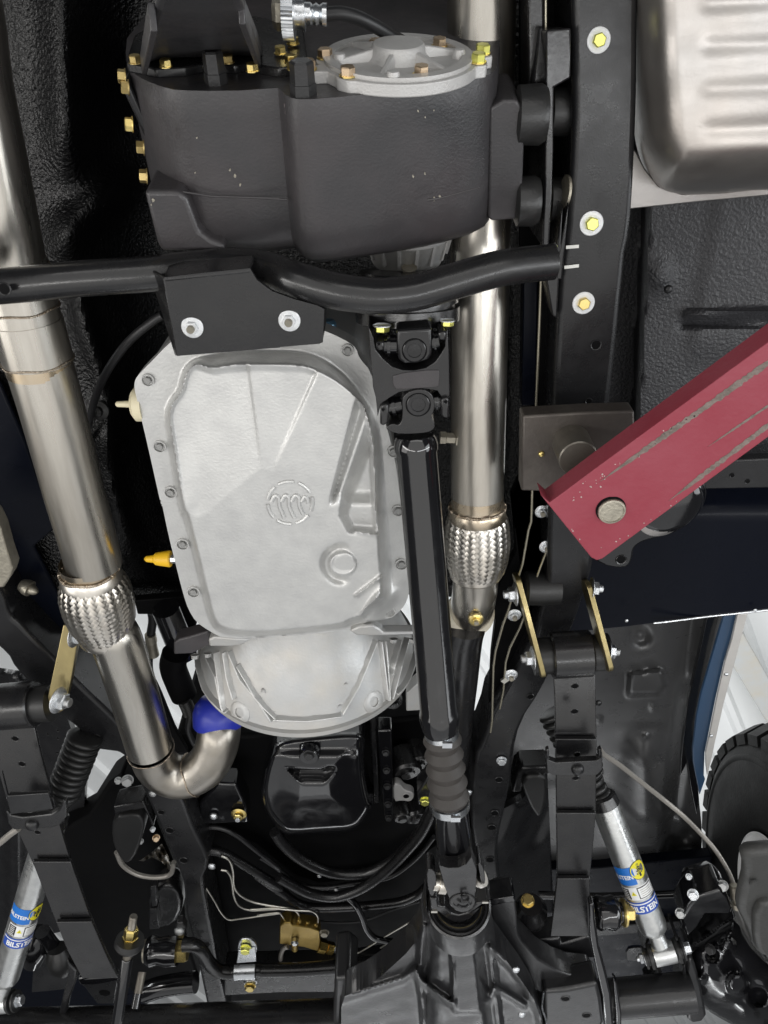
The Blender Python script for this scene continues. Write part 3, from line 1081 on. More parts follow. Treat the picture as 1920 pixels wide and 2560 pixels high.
    Fc = [(j * m_ + i, j * m_ + (i + 1) % m_, (j + 1) * m_ + (i + 1) % m_, (j + 1) * m_ + i) for j in (0, 1) for i in range(m_)]
    obj('extension_housing', V, Fc, MT['castblack'], t, bevel=.006, seg=3, smooth=40)
    for a, b in (((1430, 60), (1530, 350)), ((905, 100), (850, 385))):
        pa, pb = rp(*k1('A', *a), -.11), rp(*k1('A', *b), -.012)
        obj('rib', *bar(pa, pb, .018, .005, (1, 0, 0)), MT['castblack'], t, bevel=.001)
    # ---- pale cover
    c0 = rl(995, 176)
    rad = .0835
    holes = []
    bpx = [(813, 145), (870, 190), (1053, 187), (1195, 156), (1206, 134), (1098, 117), (940, 121), (771, 173)]
    ly = -.012
    for p in bpx:
        holes.append(rl(*p, ly))
    pts = []
    for i in range(96):
        a = 2 * math.pi * i / 96
        q = rad
        x, z = c0[0] + q * math.cos(a), c0[1] + q * math.sin(a)
        for hx, hz in holes:
            # push the rim out round each bolt boss
            ah = math.atan2(hz - c0[1], hx - c0[0])
            d = (a - ah + math.pi) % (2 * math.pi) - math.pi
            rh = math.hypot(hx - c0[0], hz - c0[1])
            q = max(q, (rh + .0095 - .0) * (1 if abs(d) < .12 else 0) + 0)
        pts.append((c0[0] + q * math.cos(a), c0[1] + q * math.sin(a)))
    pts = chaikin(pts, 1)
    base = [T(x, 0.0005, z) for x, z in pts]
    obj('rear_cover', *prism(base, REAR * .012), MT['aluw'], t, bevel=.003, seg=3)
    cc = T(c0[0], -.0115, c0[1])
    obj('rim_ring', *lathe(cc, REAR, ring_prof(.066, .078, -.001, .004), 60, False), MT['aluw'], t, smooth=30)
    obj('hub', *lathe(cc, REAR, [(-.001, .034), (.004, .029), (.0125, .0275), (.0145, .0255), (.0148, .0)], 48, False), MT['aluw'], t, smooth=35)
    for i in range(6):
        a = R(15) + i * math.pi / 3
        d = AX * math.cos(a) + AZ * math.sin(a)
        s = d.cross(REAR)
        p0, p1 = cc + d * .024, cc + d * .073
        V = []
        for p, hh, w in ((p0, .0115, .0035), (p1, .002, .003)):
            for q in (-1, 1):
                V += [p + s * (q * w * 1.5), p + s * (q * w * .7) + REAR * hh]
        Fc = [(0, 1, 3, 2), (4, 6, 7, 5), (0, 4, 5, 1), (2, 3, 7, 6), (1, 5, 7, 3)]
        obj('rib', V, Fc, MT['aluw'], t, bevel=.0012)
    for p in ((983, 196), (849, 151), (1147, 140), (987, 113)):
        x, z = rl(*p, -.013)
        obj('boss', *lathe(T(x, -.011, z), REAR, [(0, .0075), (.006, .0065), (.0085, .0055), (.009, .0)], 18, False), MT['aluw'], t)
    for (hx, hz), m in zip(holes, ('bronze', 'bronze', 'bronze', 'ybright', 'ybright', 'bronze', 'bronze', 'bronze')):
        bolt_at(t, T(hx, ly, hz), REAR, .0077, 'tall', m, 'yzinc')
    # bolts round the adapter plate
    for c, xy in (('A', (805, 372)), ('A', (985, 395)), ('A', (1350, 370)), ('A', (1497, 420)), ('B', (240, 318)), ('B', (314, 262)), ('B', (302, 372)), ('B', (318, 410))):
        p = rp(*k1(c, *xy), -.011)
        bolt_at(t, p, REAR, .0062, 'tall', 'yzinc')
    # square-headed drain and fill plugs
    for c, xy, rr in (('B', (375, 545), .0125), ('A', (1280, 480), .011)):
        p = rp(*k1(c, *xy), -.002)
        obj('plug', *lathe(p, REAR, [(-.004, rr * 1.05), (.008, rr * 1.05), (.0085, rr * .98), (.026, rr * .95), (.028, rr * .8)], 6), MT['blackbolt'], t, smooth=20)
    # ---- front output housing under the case
    fo = onplane(1018, 562, T(0, Lc, 0), AY)
    obj('front_output', *lathe(fo, AY, [(-.01, .060), (.004, .060), (.006, .057), (.030, .050), (.045, .045)], 40), MT['alu2'], t, smooth=40)
    for i in range(16):
        a = i * math.pi / 8 + .2
        d = AX * math.cos(a) + AZ * math.sin(a)
        obj('fin', *bar(fo + d * .056 + AY * .004, fo + d * .050 + AY * .032, .004, .006, d), MT['aluw'], t)
    bolt_at(t, onplane(1023, 668, fo + AY * .01 + AZ * -.060, AZ) , AY, .0085, 'tall', 'pin')


def build_case_mount():
    t = thing('mount_bracket', 'black plate bracket with round rubber mounts between transfer case and frame rail', 'bracket', at(1370, 400, .97))
    # tall edge-on plate
    pl = k('C', 343, 180, 492, 165, 490, 462, 390, 520, 387, 900, 378, 1150, 362, 1465, 322, 1468, 340, 1000)
    obj('plate', *slab(pl, .955, .16), MT['satin'], t, bevel=.002)
    obj('plate', *slab(k('C', 300, 150, 342, 160, 343, 500, 262, 520, 262, 480), .985, .02), MT['rail'], t, bevel=.004)
    obj('gusset', *slab(k('C', 480, 1200, 440, 1659, 400, 1659, 415, 1400, 445, 1210) + k('F', 410, 420, 380, 400, 345, 180, 400, 130), .975, .05), MT['satin'], t, bevel=.003)
    for c, r, w, h in (((250, 685), .030, .017, .95), ((432, 665), .026, .015, 1.03), ((228, 1195), .0275, .014, .96), ((420, 1185), .026, .015, 1.03)):
        p = at(*k1('C', *c), h)
        obj('bushing', *lathe(p - Vector((w, 0, 0)), (1, -.03, 0), [(0, r * .78), (.003, r), (2 * w - .006, r * 1.03), (2 * w, r * .9)], 36), MT['rubberb'], t, smooth=40)
    obj('washer', *lathe(at(*k1('C', 452, 1135), 1.0), (1, .05, .1), [(0, .019), (.003, .019)], 32), MT['pin'], t)


def build_crossmember():
    t = thing('crossmember', 'black tubular crossmember bent under the transfer case with a bolted box bracket', 'crossmember', at(700, 730, .85))
    path = [(-260, 730), (0, 716), (190, 698), (371, 685), (480, 672), (600, 664), (680, 678), (740, 700), (832, 726), (900, 737), (960, 740), (1040, 731), (1127, 706), (1233, 675), (1304, 663), (1380, 655)]
    hs = [.86, .857, .857, .866, .88, .88, .868, .846, .835, .833, .833, .836, .84, .85, .86, .87]
    sp = spline([at(x, y, h) for (x, y), h in zip(path, hs)], 6)
    obj('tube', *tube(sp, .0195, 32), MT['satin'], t, smooth=60)
    obj('weld_seam', *tube(spline([at(1372, 690, .862), at(1384, 690, .865), at(1390, 665, .868), at(1388, 625, .872), at(1380, 612, .874)], 6), .004, 8), MT['satin'], t)
    # lug on the left end
    bolt(t, k1('D', 25, 243), .828, 16, style='hole', m='satin', m2='matt', name='hole')
    # box bracket, welded on
    face = k('D', 970, 175, 1200, 148, 1480, 120) + [(642, 700), (680, 728), (735, 748), (795, 764), (811, 773), (807, 856)] + k('E', 470, 568, 200, 590) + k('D', 1659, 590, 1050, 640)
    hf = lambda x, y: .822 + .00006 * (y - 680)
    obj('bracket_face', *slab(face, hf, .005), MT['satin'], t, bevel=.0022, seg=3)
    wall = [at(*p, hf(*p)) for p in k('D', 968, 176, 1046, 640)]
    top = [at(*k1('D', 1038, 640), .905), at(*k1('D', 872, 115), .862)]
    obj('bracket_wall', *prism(wall + top, Vector((.005, 0, 0))), MT['satin'], t, bevel=.0018)
    w2 = [at(*p, hf(*p)) for p in [(811, 774), (807, 856)]]
    w2 += [w2[1] + Vector((0, 0, .06)), w2[0] + Vector((0, 0, .05))]
    obj('bracket_wall', *prism(w2, Vector((-.005, 0, 0))), MT['satin'], t, bevel=.0018)
    topw = [at(*k1('D', 970, 174), hf(409, 694)), at(*k1('D', 1480, 121), hf(624, 671))]
    topw += [topw[1] + Vector((0, -.004, .040)), topw[0] + Vector((-.004, -.004, .044))]
    obj('bracket_wall', *prism(topw, Vector((0, .005, 0))), MT['satin'], t, bevel=.0018)
    for xy in (k1('D', 1140, 468), k1('E', 293, 429)):
        bolt(t, xy, hf(*xy) - .0008, 17, style='nut', m='pin', m2='washer', name='nut')


# ================================================================== TRANSMISSION
def build_transmission():
    t = thing('transmission', 'silver cast aluminium gearbox with a ribbed bell housing and a large bolted pan', 'transmission', at(700, 1250, .95))
    fl = k('D', 990, 575, 910, 660, 830, 740, 800, 780, 795, 820, 802, 860, 880, 1190, 960, 1550) + \
        k('G', 950, 0, 1000, 240, 1040, 400, 1085, 580, 1115, 670, 1160, 745, 1240, 800) + [(560, 1597), (700, 1592), (862, 1577)] + \
        k('H', 735, 748, 830, 738, 905, 718, 960, 670, 990, 620, 1003, 560, 995, 450, 975, 230, 950, 30) + \
        k('E', 930, 1320, 905, 1200, 880, 1100, 845, 980, 815, 880, 775, 730, 705, 650, 690, 595, 650, 560, 560, 515, 500, 490) + [(760, 812), (600, 806), (470, 820)]
    deep = k('D', 1290, 620, 1150, 650, 1085, 710, 1062, 780, 1050, 840, 1010, 885, 980, 940, 973, 1000, 990, 1120, 1040, 1440, 1082, 1640) + \
        k('G', 1078, 90, 1130, 290, 1200, 590, 1240, 745, 1290, 805, 1400, 830) + [(640, 1592), (760, 1583), (862, 1571)] + \
        k('H', 655, 760, 735, 735, 760, 700, 868, 640, 905, 540, 897, 440, 880, 200, 858, -20) + \
        k('E', 868, 1600, 845, 1250, 835, 1130, 812, 1030, 780, 950, 715, 860, 620, 740, 500, 650, 380, 605, 200, 600) + [(600, 872)]
    deep = chaikin(deep, 2)
    fl = chaikin(fl, 1)
    plateau = [(447, 1240)] + k('D', 1160, 1640, 1350, 1470, 1545, 1310) + k('E', 130, 1310, 190, 1330, 240, 1335) + \
        k('E', 400, 1345, 480, 1390, 505, 1450, 520, 1550, 560, 1640) + k('H', 585, 200, 690, 275, 760, 340, 788, 410, 770, 480, 690, 540, 640, 600, 640, 690, 665, 760) + \
        [(862, 1600), (500, 1640), (430, 1500)]
    plateau = chaikin(plateau, 2)

    def seg(X, Y, a, b):
        ax, ay = a
        dx, dy = b[0] - ax, b[1] - ay
        tt = np.clip(((X - ax) * dx + (Y - ay) * dy) / (dx * dx + dy * dy), 0, 1)
        return np.hypot(X - ax - tt * dx, Y - ay - tt * dy), tt

    def hf(X, Y):
        d = sd(X, Y, deep)
        wd = 15 + 30 * ss((1010 - Y) / 120) * ss((X - 480) / 60) + 16 * ss((X - 900) / 50)
        h = .955 - .058 * ss(d / wd)
        inn = ss((d - wd * .5) / wd)
        dp = sd(X, Y, plateau)
        # the casting rises away from the lower plateau in facets that meet in creases
        outd = 260 * (1 - np.exp(-np.clip(-dp - 2, 0, 400) / 260))
        f1 = ss((620 + (Y - 915) * .128 - X + 4) / 8)                        # left facet
        a, b = k1('E', 470, 700), k1('E', 215, 1270)
        f3 = ss((X - (a[0] + (Y - a[1]) * (b[0] - a[0]) / (b[1] - a[1])) + 5) / 10)   # right of the bright rib
        slope = .000100 * f1 + .000050 * (1 - f1) * (1 - f3) + .000004 * f3
        fan = 1 - ss((dp + 9) / 18)
        h = h + slope * outd * inn
        # steep wall beside the bright rib, a lit wedge, and the hollow beyond it
        xl = 883 - (Y - 1009) * .252
        gp = 44 - (Y - 1009) * .098
        uu = X - xl
        wy = ss((1268 - Y) / 45) * ss((Y - 915) / 70)
        h = h + inn * wy * (.020 * ss(uu / (.5 * gp)) - .013 * ss((uu - .45 * gp) / (.6 * gp)) + .013 * ss((uu - gp) / 26))
        # shelf right of the plateau by the driveshaft
        c = k('E', 760, 1130, 850, 1150, 870, 1600) + k('H', 850, 100, 830, 225, 650, 210, 600, 120, 610, 40) + k('E', 600, 1560)
        h = h + .018 * ss((sd(X, Y, c) + 10) / 30) * inn
        # plug boss in a dished ring
        px_, py_ = k1('H', 610, 402)
        rr = np.hypot(X - px_, (Y - py_) * 1.05)
        h = h + .011 * np.exp(-((rr - 42) / 11) ** 2) * inn * (1 - ss((X - px_ + 22) / 46))
        h = h - .004 * (1 - ss((rr - 29) / 6))
        # notch with a rounded hump, lower right
        px_, py_ = k1('H', 820, 640)
        rr = np.hypot((X - px_) * .8 + (Y - py_) * .45, (Y - py_) * .7)
        h = h - .030 * np.exp(-(rr / 24) ** 2) * (1 - inn * .7)
        q, tt = seg(X, Y, k1('H', 850, 468), k1('H', 690, 590))
        h = h - .008 * np.exp(-(q / 4) ** 2)
        q, tt = seg(X, Y, k1('H', 690, 210), k1('H', 830, 235))
        h = h - .006 * np.exp(-(q / 4) ** 2) * inn
        h = h + .0006 * np.sin(X / 37) * np.sin(Y / 51)
        return h
    obj('pan', *relief(fl, 3.6, hf, .03), MT['alu'], t, smooth=75)
    # raised cast roundel of dashes and wavy strokes
    ez = .8955

    def hz(p):
        return float(hf(np.array([[p[0]]]), np.array([[p[1]]]))[0, 0]) + .0002
    cxp, cyp = k1('E', 297, 1508)
    for i in range(7):
        a0 = R(i * 51.4 - 100)
        arc = [(cxp + 56 * math.cos(a0 + q * .085), cyp + 53 * math.sin(a0 + q * .085)) for q in range(-4, 5)]
        obj('cast_mark', *tube([at(*p, hz(p)) for p in arc], .0030, 8), MT['alu'], t)
    for pts in ((186, 1500, 208, 1466, 228, 1478, 232, 1520, 246, 1560, 262, 1596), (246, 1500, 268, 1464, 288, 1478, 290, 1522, 305, 1562, 322, 1598), (306, 1500, 328, 1464, 348, 1478, 350, 1520, 362, 1552, 374, 1574), (366, 1500, 384, 1472, 400, 1488, 402, 1510)):
        q = spline([at(*p, hz(p)) for p in k('E', *pts)], 5)
        obj('cast_mark', *tube(q, .0032, 8), MT['alu'], t)
    px_, py_ = k1('H', 610, 402)
    obj('plug', *lathe(at(px_, py_, .8945), DOWN, [(-.003, .0195), (.0015, .0185), (.002, .0165), (.0012, .015), (.0012, 0)], 36, False), MT['alu'], t)
    for c, xy in (('D', (875, 785)), ('D', (945, 1178)), ('D', (1010, 1450)), ('G', (1081, 288)), ('G', (1146, 571)), ('E', (637, 608)), ('E', (910, 1207)), ('E', (937, 1558)), ('H', (957, 407)), ('H', (884, 690))):
        bolt(t, k1(c, *xy), .9515, 11, style='recess', m='greybolt', m2='alu')
    # ---- gearbox case behind the flange
    case = [(430, 860), (345, 950), (410, 1300), (500, 1570), (870, 1570), (1010, 1490), (985, 1200), (900, 880), (700, 800)]
    obj('case', *slab(case, .985, .20), MT['alu2'], t, bevel=.01)
    # ---- bell housing: part of a cone about the gearbox axis
    cy0, cy1 = .885, 1.052
    xc = (745 - 960) / FPX * 1.33
    ctr = Vector((xc, cy0, CAM_Z + 1.112))
    ax = Vector((0, 1, .02)).normalized()
    prof = [(-.03, .128), (0, .135), (.05, .160), (.11, .190), (.150, .206), (.152, .2125), (.160, .214), (.162, .208), (.162, .06)]
    obj('bell_housing', *lathe(ctr, ax, prof, 96, False), MT['alu2'], t, smooth=30)

    def onbell(px_, py_, off=0.0):
        # nearest point of the cone on the line of sight
        d = ray(px_, py_)
        best = None
        tt = 0.8
        while tt < 2.0:
            p = CAMV + d * tt - ctr
            s = p.dot(ax)
            q = (p - ax * s).length
            r = float(np.interp(s, [a for a, _ in prof[:5]], [b for _, b in prof[:5]]))
            if -.05 <= s <= .152:
                if best is None or q - r < best[0]:
                    best = (q - r, tt, r, q)
                if q <= r:
                    break
            tt += .003
        tt = best[1]
        p = CAMV + d * tt
        if best[0] > 0:                       # grazes past the casting: bring it back on to the cone
            v = p - ctr
            ss_ = v.dot(ax)
            v = v - ax * ss_
            p = ctr + ax * ss_ + v * (best[2] / best[3])
        v = p - ctr
        v -= ax * v.dot(ax)
        return p + v.normalized() * off, v.normalized()

    def rib(pts, w=.0030, hh=.0105):
        V, Fc = [], []
        S = []
        for i in range(len(pts) - 1):
            for q in range(5):
                f = q / 5
                S.append((pts[i][0] + (pts[i + 1][0] - pts[i][0]) * f, pts[i][1] + (pts[i + 1][1] - pts[i][1]) * f))
        S.append(pts[-1])
        Pn = [onbell(*p) for p in S]
        for i, (p, nrm) in enumerate(Pn):
            a = Pn[max(0, i - 1)][0]
            b = Pn[min(len(Pn) - 1, i + 1)][0]
            s = (b - a).normalized().cross(nrm)
            V += [p - s * w - nrm * .004, p - s * w * .5 + nrm * hh, p + s * w * .5 + nrm * hh, p + s * w - nrm * .004]
        for i in range(len(Pn) - 1):
            for q in range(3):
                Fc.append((4 * i + q, 4 * i + q + 1, 4 * i + 5 + q, 4 * i + 4 + q))
        Fc += [(0, 1, 2, 3), tuple(4 * (len(Pn) - 1) + q for q in (3, 2, 1, 0))]
        obj('rib', V, Fc, MT['alu'], t, smooth=40, bevel=.0012)  # paler than the bell casting: the ribs' light contrast is in the colour
    for c, pts in (('G', (1175, 960, 1240, 1180, 1330, 1290)), ('G', (1245, 945, 1300, 1060, 1340, 1270)), ('G', (1295, 920, 1318, 1100, 1332, 1240)),
                   ('G', (1345, 915, 1365, 1060, 1400, 1190)), ('G', (1375, 910, 1440, 1070, 1570, 1230, 1650, 1310)),
                   ('H', (790, 850, 745, 970, 690, 1110, 600, 1275)), ('H', (815, 850, 835, 1000, 862, 1200)), ('H', (840, 850, 862, 1100, 868, 1200)),
                   ('H', (975, 840, 930, 1010, 885, 1190)), ('H', (930, 850, 900, 960, 880, 1050)), ('H', (1030, 930, 980, 1080, 920, 1170)),
                   ('H', (0, 990, 90, 1150, 195, 1320)), ('H', (205, 1305, 400, 1312, 595, 1285))):
        rib(k(c, *pts))
    for c, xy in (('G', (1425, 1280)), ('H', (788, 1217))):
        p, nrm = onbell(*k1(c, *xy))
        e = (nrm * .85 - ax * .40).normalized()
        obj('bolt_boss', *lathe(p - e * .02, e, [(0, .026), (.022, .021), (.024, .018), (.024, .009), (.008, .0085), (.008, 0)], 28, False), MT['alu2'], t)
    for c, xy in (('G', (1560, 1155)), ('H', (625, 1120)), ('G', (1230, 1280)), ('H', (205, 1285)), ('H', (590, 1250)), ('H', (140, 1160))):
        p, nrm = onbell(*k1(c, *xy))
        obj('cast_stud', *lathe(p - nrm * .002, nrm, [(0, .0052), (.003, .0046), (.0032, .003), (.0018, .0028), (.0018, 0)], 14, False), MT['alu2'], t)
    # joint flange between case and bell
    jf = k('G', 1235, 852, 1270, 834, 1400, 845, 1490, 848, 1440, 880, 1375, 893, 1240, 893)
    obj('joint_flange', *slab(jf, .955, .02), MT['alu2'], t, bevel=.003)
    jf = k('H', 650, 800, 705, 774, 785, 766, 826, 790, 850, 810, 1060, 806, 1060, 824, 850, 831, 690, 827)
    obj('joint_flange', *slab(jf, .945, .02), MT['alu2'], t, bevel=.003)
    for c, xy in (('G', (1155, 940)), ('G', (1230, 930)), ('H', (910, 845)), ('H', (1030, 845))):
        bolt(t, k1(c, *xy), .965, 9, axis=(0, 1, -.4), style='tall', m='greybolt')
    # mounting ear at left
    ear = k('G', 1028, 870, 1060, 850, 1120, 835, 1235, 800, 1240, 885, 1140, 935, 1030, 940)
    obj('mounting_ear', *slab(ear, .99, .03), MT['castblack'], t, bevel=.003)
    # dipstick blanking plug and vent cap
    p = at(*k1('D', 805, 925), .975)
    obj('blanking_plug', *lathe(p, (-1, 0, .0), [(-.012, .024), (-.001, .024), (.004, .018), (.005, .005), (.026, .004), (.028, .002)], 24), MT['cream'], t)
    p = at(*k1('G', 1035, 372), .985)
    obj('vent_stub', *lathe(p, (-1, 0, .0), [(-.012, .0075), (.008, .0075)], 8), MT['zinc'], t)
    obj('vent_cap', *lathe(p, (-1, 0.01, .0), [(.006, .0125), (.008, .0135), (.021, .0115), (.030, .0100), (.034, .0062), (.045, .0048), (.048, .002)], 24), MT['plastic_y'], t)
    # small spacer plate under the engine side of the bell
    obj('spacer_plate', *slab(k('H', 985, 1170, 1075, 1090, 1075, 1270, 985, 1275), 1.03, .03), MT['alu2'], t, bevel=.002)


# ================================================================== DRIVESHAFT
def build_driveshaft():
    t = thing('driveshaft', 'glossy black front driveshaft with double joint, rubber gaiter and yoke at the axle', 'driveshaft', at(1045, 1000, .89))

    def hc(y):
        return .895 - (y - 1100) * .000172
    # axis of the shaft
    A0, A1 = at(1038, 1090, hc(1090)), at(1098, 1790, hc(1790))
    ax = (A1 - A0).normalized()
    L = (A1 - A0).length
    r = .0272
    obj('shaft', *lathe(A0, ax, [(.0, r * .92), (.004, r * 1.0), (.012, r * 1.06), (.018, r * 1.06), (.022, r), (L - .012, r), (L - .006, r * 1.06), (L + .004, r * 1.08), (L + .020, r * .98), (L + .032, r * .80), (L + .05, r * .72)], 48), MT['gloss'], t, smooth=40)
    B0, B1 = at(1104, 1832, hc(1832)), at(1124, 2008, hc(2008))
    bx = (B1 - B0).normalized()
    Lb = (B1 - B0).length
    pr = []
    nb = 5
    for i in range(61):
        s = Lb * i / 60
        f = i / 60
        w = math.sin(f * nb * 2 * math.pi - 1.2)
        base = r * (.90 + .12 * f)
        pr.append((s, base + r * .10 * (1 - 2 * abs(((f * nb) % 1) - .5)) * 2 - r * .06))
    obj('gaiter', *lathe(B0, bx, pr, 40), MT['rubber'], t, smooth=40)
    for p, rr in ((B0, r * .86), (B1, r * 1.06)):
        c = obj('hose_clamp', *lathe(p - bx * .004, bx, ring_prof(rr - .002, rr + .0016, 0, .0115), 40, False), MT['zinc'], t, smooth=30)
        obj('clamp_ear', *box(p + bx * .002 + Vector((.006, 0, 0)) + Vector((0, -.25, -.97)) * (rr + .003), .014, .010, .004), MT['zinc'], c)
    C0, C1 = at(1124, 2005, hc(2005)), at(1139, 2148, hc(2148))
    cx_ = (C1 - C0).normalized()
    Lc = (C1 - C0).length
    obj('slip_tube', *lathe(C0, cx_, [(-.01, r * 1.04), (.004, r * 1.06), (.008, r * 1.0), (Lc - .004, r * 1.0), (Lc, r * 1.06), (Lc + .006, r * 1.04), (Lc + .008, r * .9)], 40), MT['gloss'], t, smooth=40)
    # ---- flange under the crossmember
    fc = at(1030, 768, .962)
    fx = Vector((0.02, .985, -.17)).normalized()
    fcen = at(1022, 780, .895) + Vector((0, 0, .064))
    obj('companion_flange', *lathe(fcen, fx, [(-.03, .060), (-.004, .060), (-.003, .063), (.008, .064), (.0085, .060), (.0125, .060), (.013, .066), (.030, .066), (.032, .063)], 56), MT['satin'], t, smooth=30)
    bolt(t, (955, 812), .882, 19, axis=(0, .99, -.12), style='hex', m='ybright', m2='washer', spin=.26)
    bolt(t, (1119, 800), .884, 16, axis=(0, .99, -.12), style='hex', m='ybright', m2='washer', spin=.26)
    # ---- double cardan joint
    P = lambda c, *xy: k(c, *xy)
    obj('flange_yoke', *slab(P('M', 615, 360, 1105, 330, 1108, 700, 1060, 775, 900, 825, 720, 830, 640, 775, 620, 600), .862, .032), MT['satin'], t, bevel=.004, seg=3)
    link = P('M', 230, 320, 300, 480, 330, 640, 430, 760, 560, 870, 700, 915, 860, 920, 1020, 885, 1150, 800, 1230, 690, 1290, 590, 1300, 370, 1320, 360, 1345, 900, 1350, 1270, 1240, 1290, 1180, 1200, 1050, 1180, 800, 1200, 650, 1220, 500, 1310, 400, 1390, 355, 1560, 330, 1300, 290, 1150, 270, 900, 250, 600)
    obj('centre_link', *slab(link, .868, .05), MT['satin'], t, bevel=.004, seg=3)
    obj('rubbed_pad', *slab(chaikin(P('M', 570, 970, 1190, 900, 1215, 960, 1205, 1120, 1190, 1150, 620, 1190, 570, 1130, 560, 1060), 1), .8668, .006), MT['castblack'], t, bevel=.0008)
    for q in ((330, 525, 440, 520, 450, 640, 380, 655, 335, 620), (1190, 385, 1300, 375, 1305, 505, 1195, 505), (400, 1395, 505, 1385, 508, 1640, 440, 1690, 385, 1670, 390, 1540), (1230, 1310, 1335, 1290, 1345, 1580, 1270, 1585, 1225, 1540, 1230, 1440)):
        obj('bearing_strap', *slab(P('M', *q), .862, .03), MT['satin'], t, bevel=.0025)
    for q in ((370, 550), (430, 1462), (1295, 1355)):
        bolt(t, k1('M', *q), .8615, 5, style='hole', m='satin', m2='matt', name='hole')
    yk = P('M', 690, 1330, 730, 1250, 820, 1200, 930, 1180, 1040, 1195, 1110, 1260, 1145, 1360, 1140, 1470, 1090, 1570, 1140, 1640, 1150, 1720, 1050, 1780, 800, 1800, 600, 1790, 480, 1740, 470, 1700, 560, 1650, 640, 1680, 690, 1620, 700, 1500)
    obj('shaft_yoke', *slab(chaikin(yk, 1), .864, .042), MT['satin'], t, bevel=.004, seg=3)
    for c, h in (((863, 640), .862), ((915, 1390), .864)):
        p = at(*k1('M', *c), h)
        rr = 160 * 300 / 1659 * mm(*k1('M', *c), h)
        b = obj('bearing_cap', *lathe(p + Vector((0, 0, .004)), DOWN, [(0, rr), (.0055, rr), (.0062, rr * .93), (.0062, rr * .64), (.0052, rr * .60), (.0056, 0)], 40, False), MT['rail'], t, smooth=25)
        obj('circlip', *lathe(p, DOWN, ring_prof(rr * 1.0, rr * 1.09, -.001, .0009), 40, False), MT['matt'], b)
    for a, b_, h in (((440, 560), (615, 560), .885), ((1100, 520), (1200, 500), .885), ((505, 1420), (690, 1390), .887), ((1130, 1330), (1240, 1330), .887)):
        pa, pb = at(*k1('M', *a), h), at(*k1('M', *b_), h)
        d = (pb - pa)
        obj('trunnion', *lathe(pa, d, [(0, .011), (d.length * .25, .011), (d.length * .26, .014), (d.length * .5, .014), (d.length * .52, .011), (d.length, .011)], 24), MT['gloss'], t, smooth=30)
    # ---- yoke at the axle end
    hy = hc(2200)
    up = k('O', 400, 380, 440, 470, 560, 500, 700, 495, 800, 450, 880, 340, 950, 520, 945, 700, 925, 860, 928, 960, 900, 1040, 830, 1095, 740, 1110, 660, 1085, 600, 1020, 575, 930, 520, 790, 450, 540)
    obj('end_yoke', *slab(up, hy - .032, .02), MT['satin'], t, bevel=.003, seg=3)
    c = at(*k1('O', 752, 950), hy - .032)
    rr = 172 * 300 / 1659 * mm(*k1('O', 752, 950), hy)
    cap = obj('bearing_cap', *lathe(c + Vector((0, 0, .004)), DOWN, [(0, rr), (.006, rr), (.0068, rr * .93), (.0068, rr * .72), (.0055, rr * .70), (.0055, 0)], 40, False), MT['satin'], t, smooth=25)
    s5 = [at(*q, hy - .0385) for q in k('O', 820, 885, 745, 890, 745, 945, 760, 955, 830, 955, 845, 1000, 800, 1035, 735, 1035, 690, 1010)]
    obj('cast_numeral', *tube(s5, .0022, 8), MT['rail'], cap)
    # trunnion arms of the axle yoke
    for q in ((250, 530, 330, 510, 390, 560, 400, 700, 370, 880, 310, 890, 265, 760), (960, 420, 1020, 440, 1060, 560, 1068, 700, 1040, 745, 1010, 690, 985, 560)):
        obj('yoke_ear', *slab(chaikin(k('O', *q), 1), hy - .012, .03), MT['satin'], t, bevel=.004, seg=3)
    for a, b_ in (((350, 680), (520, 700)), ((930, 640), (1010, 600))):
        pa, pb = at(*k1('O', *a), hy), at(*k1('O', *b_), hy)
        d = pb - pa
        obj('trunnion', *lathe(pa, d, [(0, .014), (d.length * .4, .014), (d.length * .42, .0175), (d.length, .0175)], 24), MT['steelp'], t, smooth=30)
    low = k('O', 300, 920, 400, 930, 420, 1030, 510, 1040, 600, 1130, 700, 1150, 830, 1120, 950, 990, 1100, 960, 1090, 800, 1130, 790, 1130, 990, 1050, 990, 960, 1100, 870, 1200, 760, 1250, 640, 1255, 520, 1190, 420, 1105, 320, 1100)
    obj('pinion_yoke', *slab(low, hy + .004, .03), MT['satin'], t, bevel=.003)
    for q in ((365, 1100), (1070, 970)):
        obj('bright_edge', *bar(at(*k1('O', q[0] - 45, q[1]), hy + .003), at(*k1('O', q[0] + 40, q[1]), hy + .003), .005, .002), MT['linew'], t)


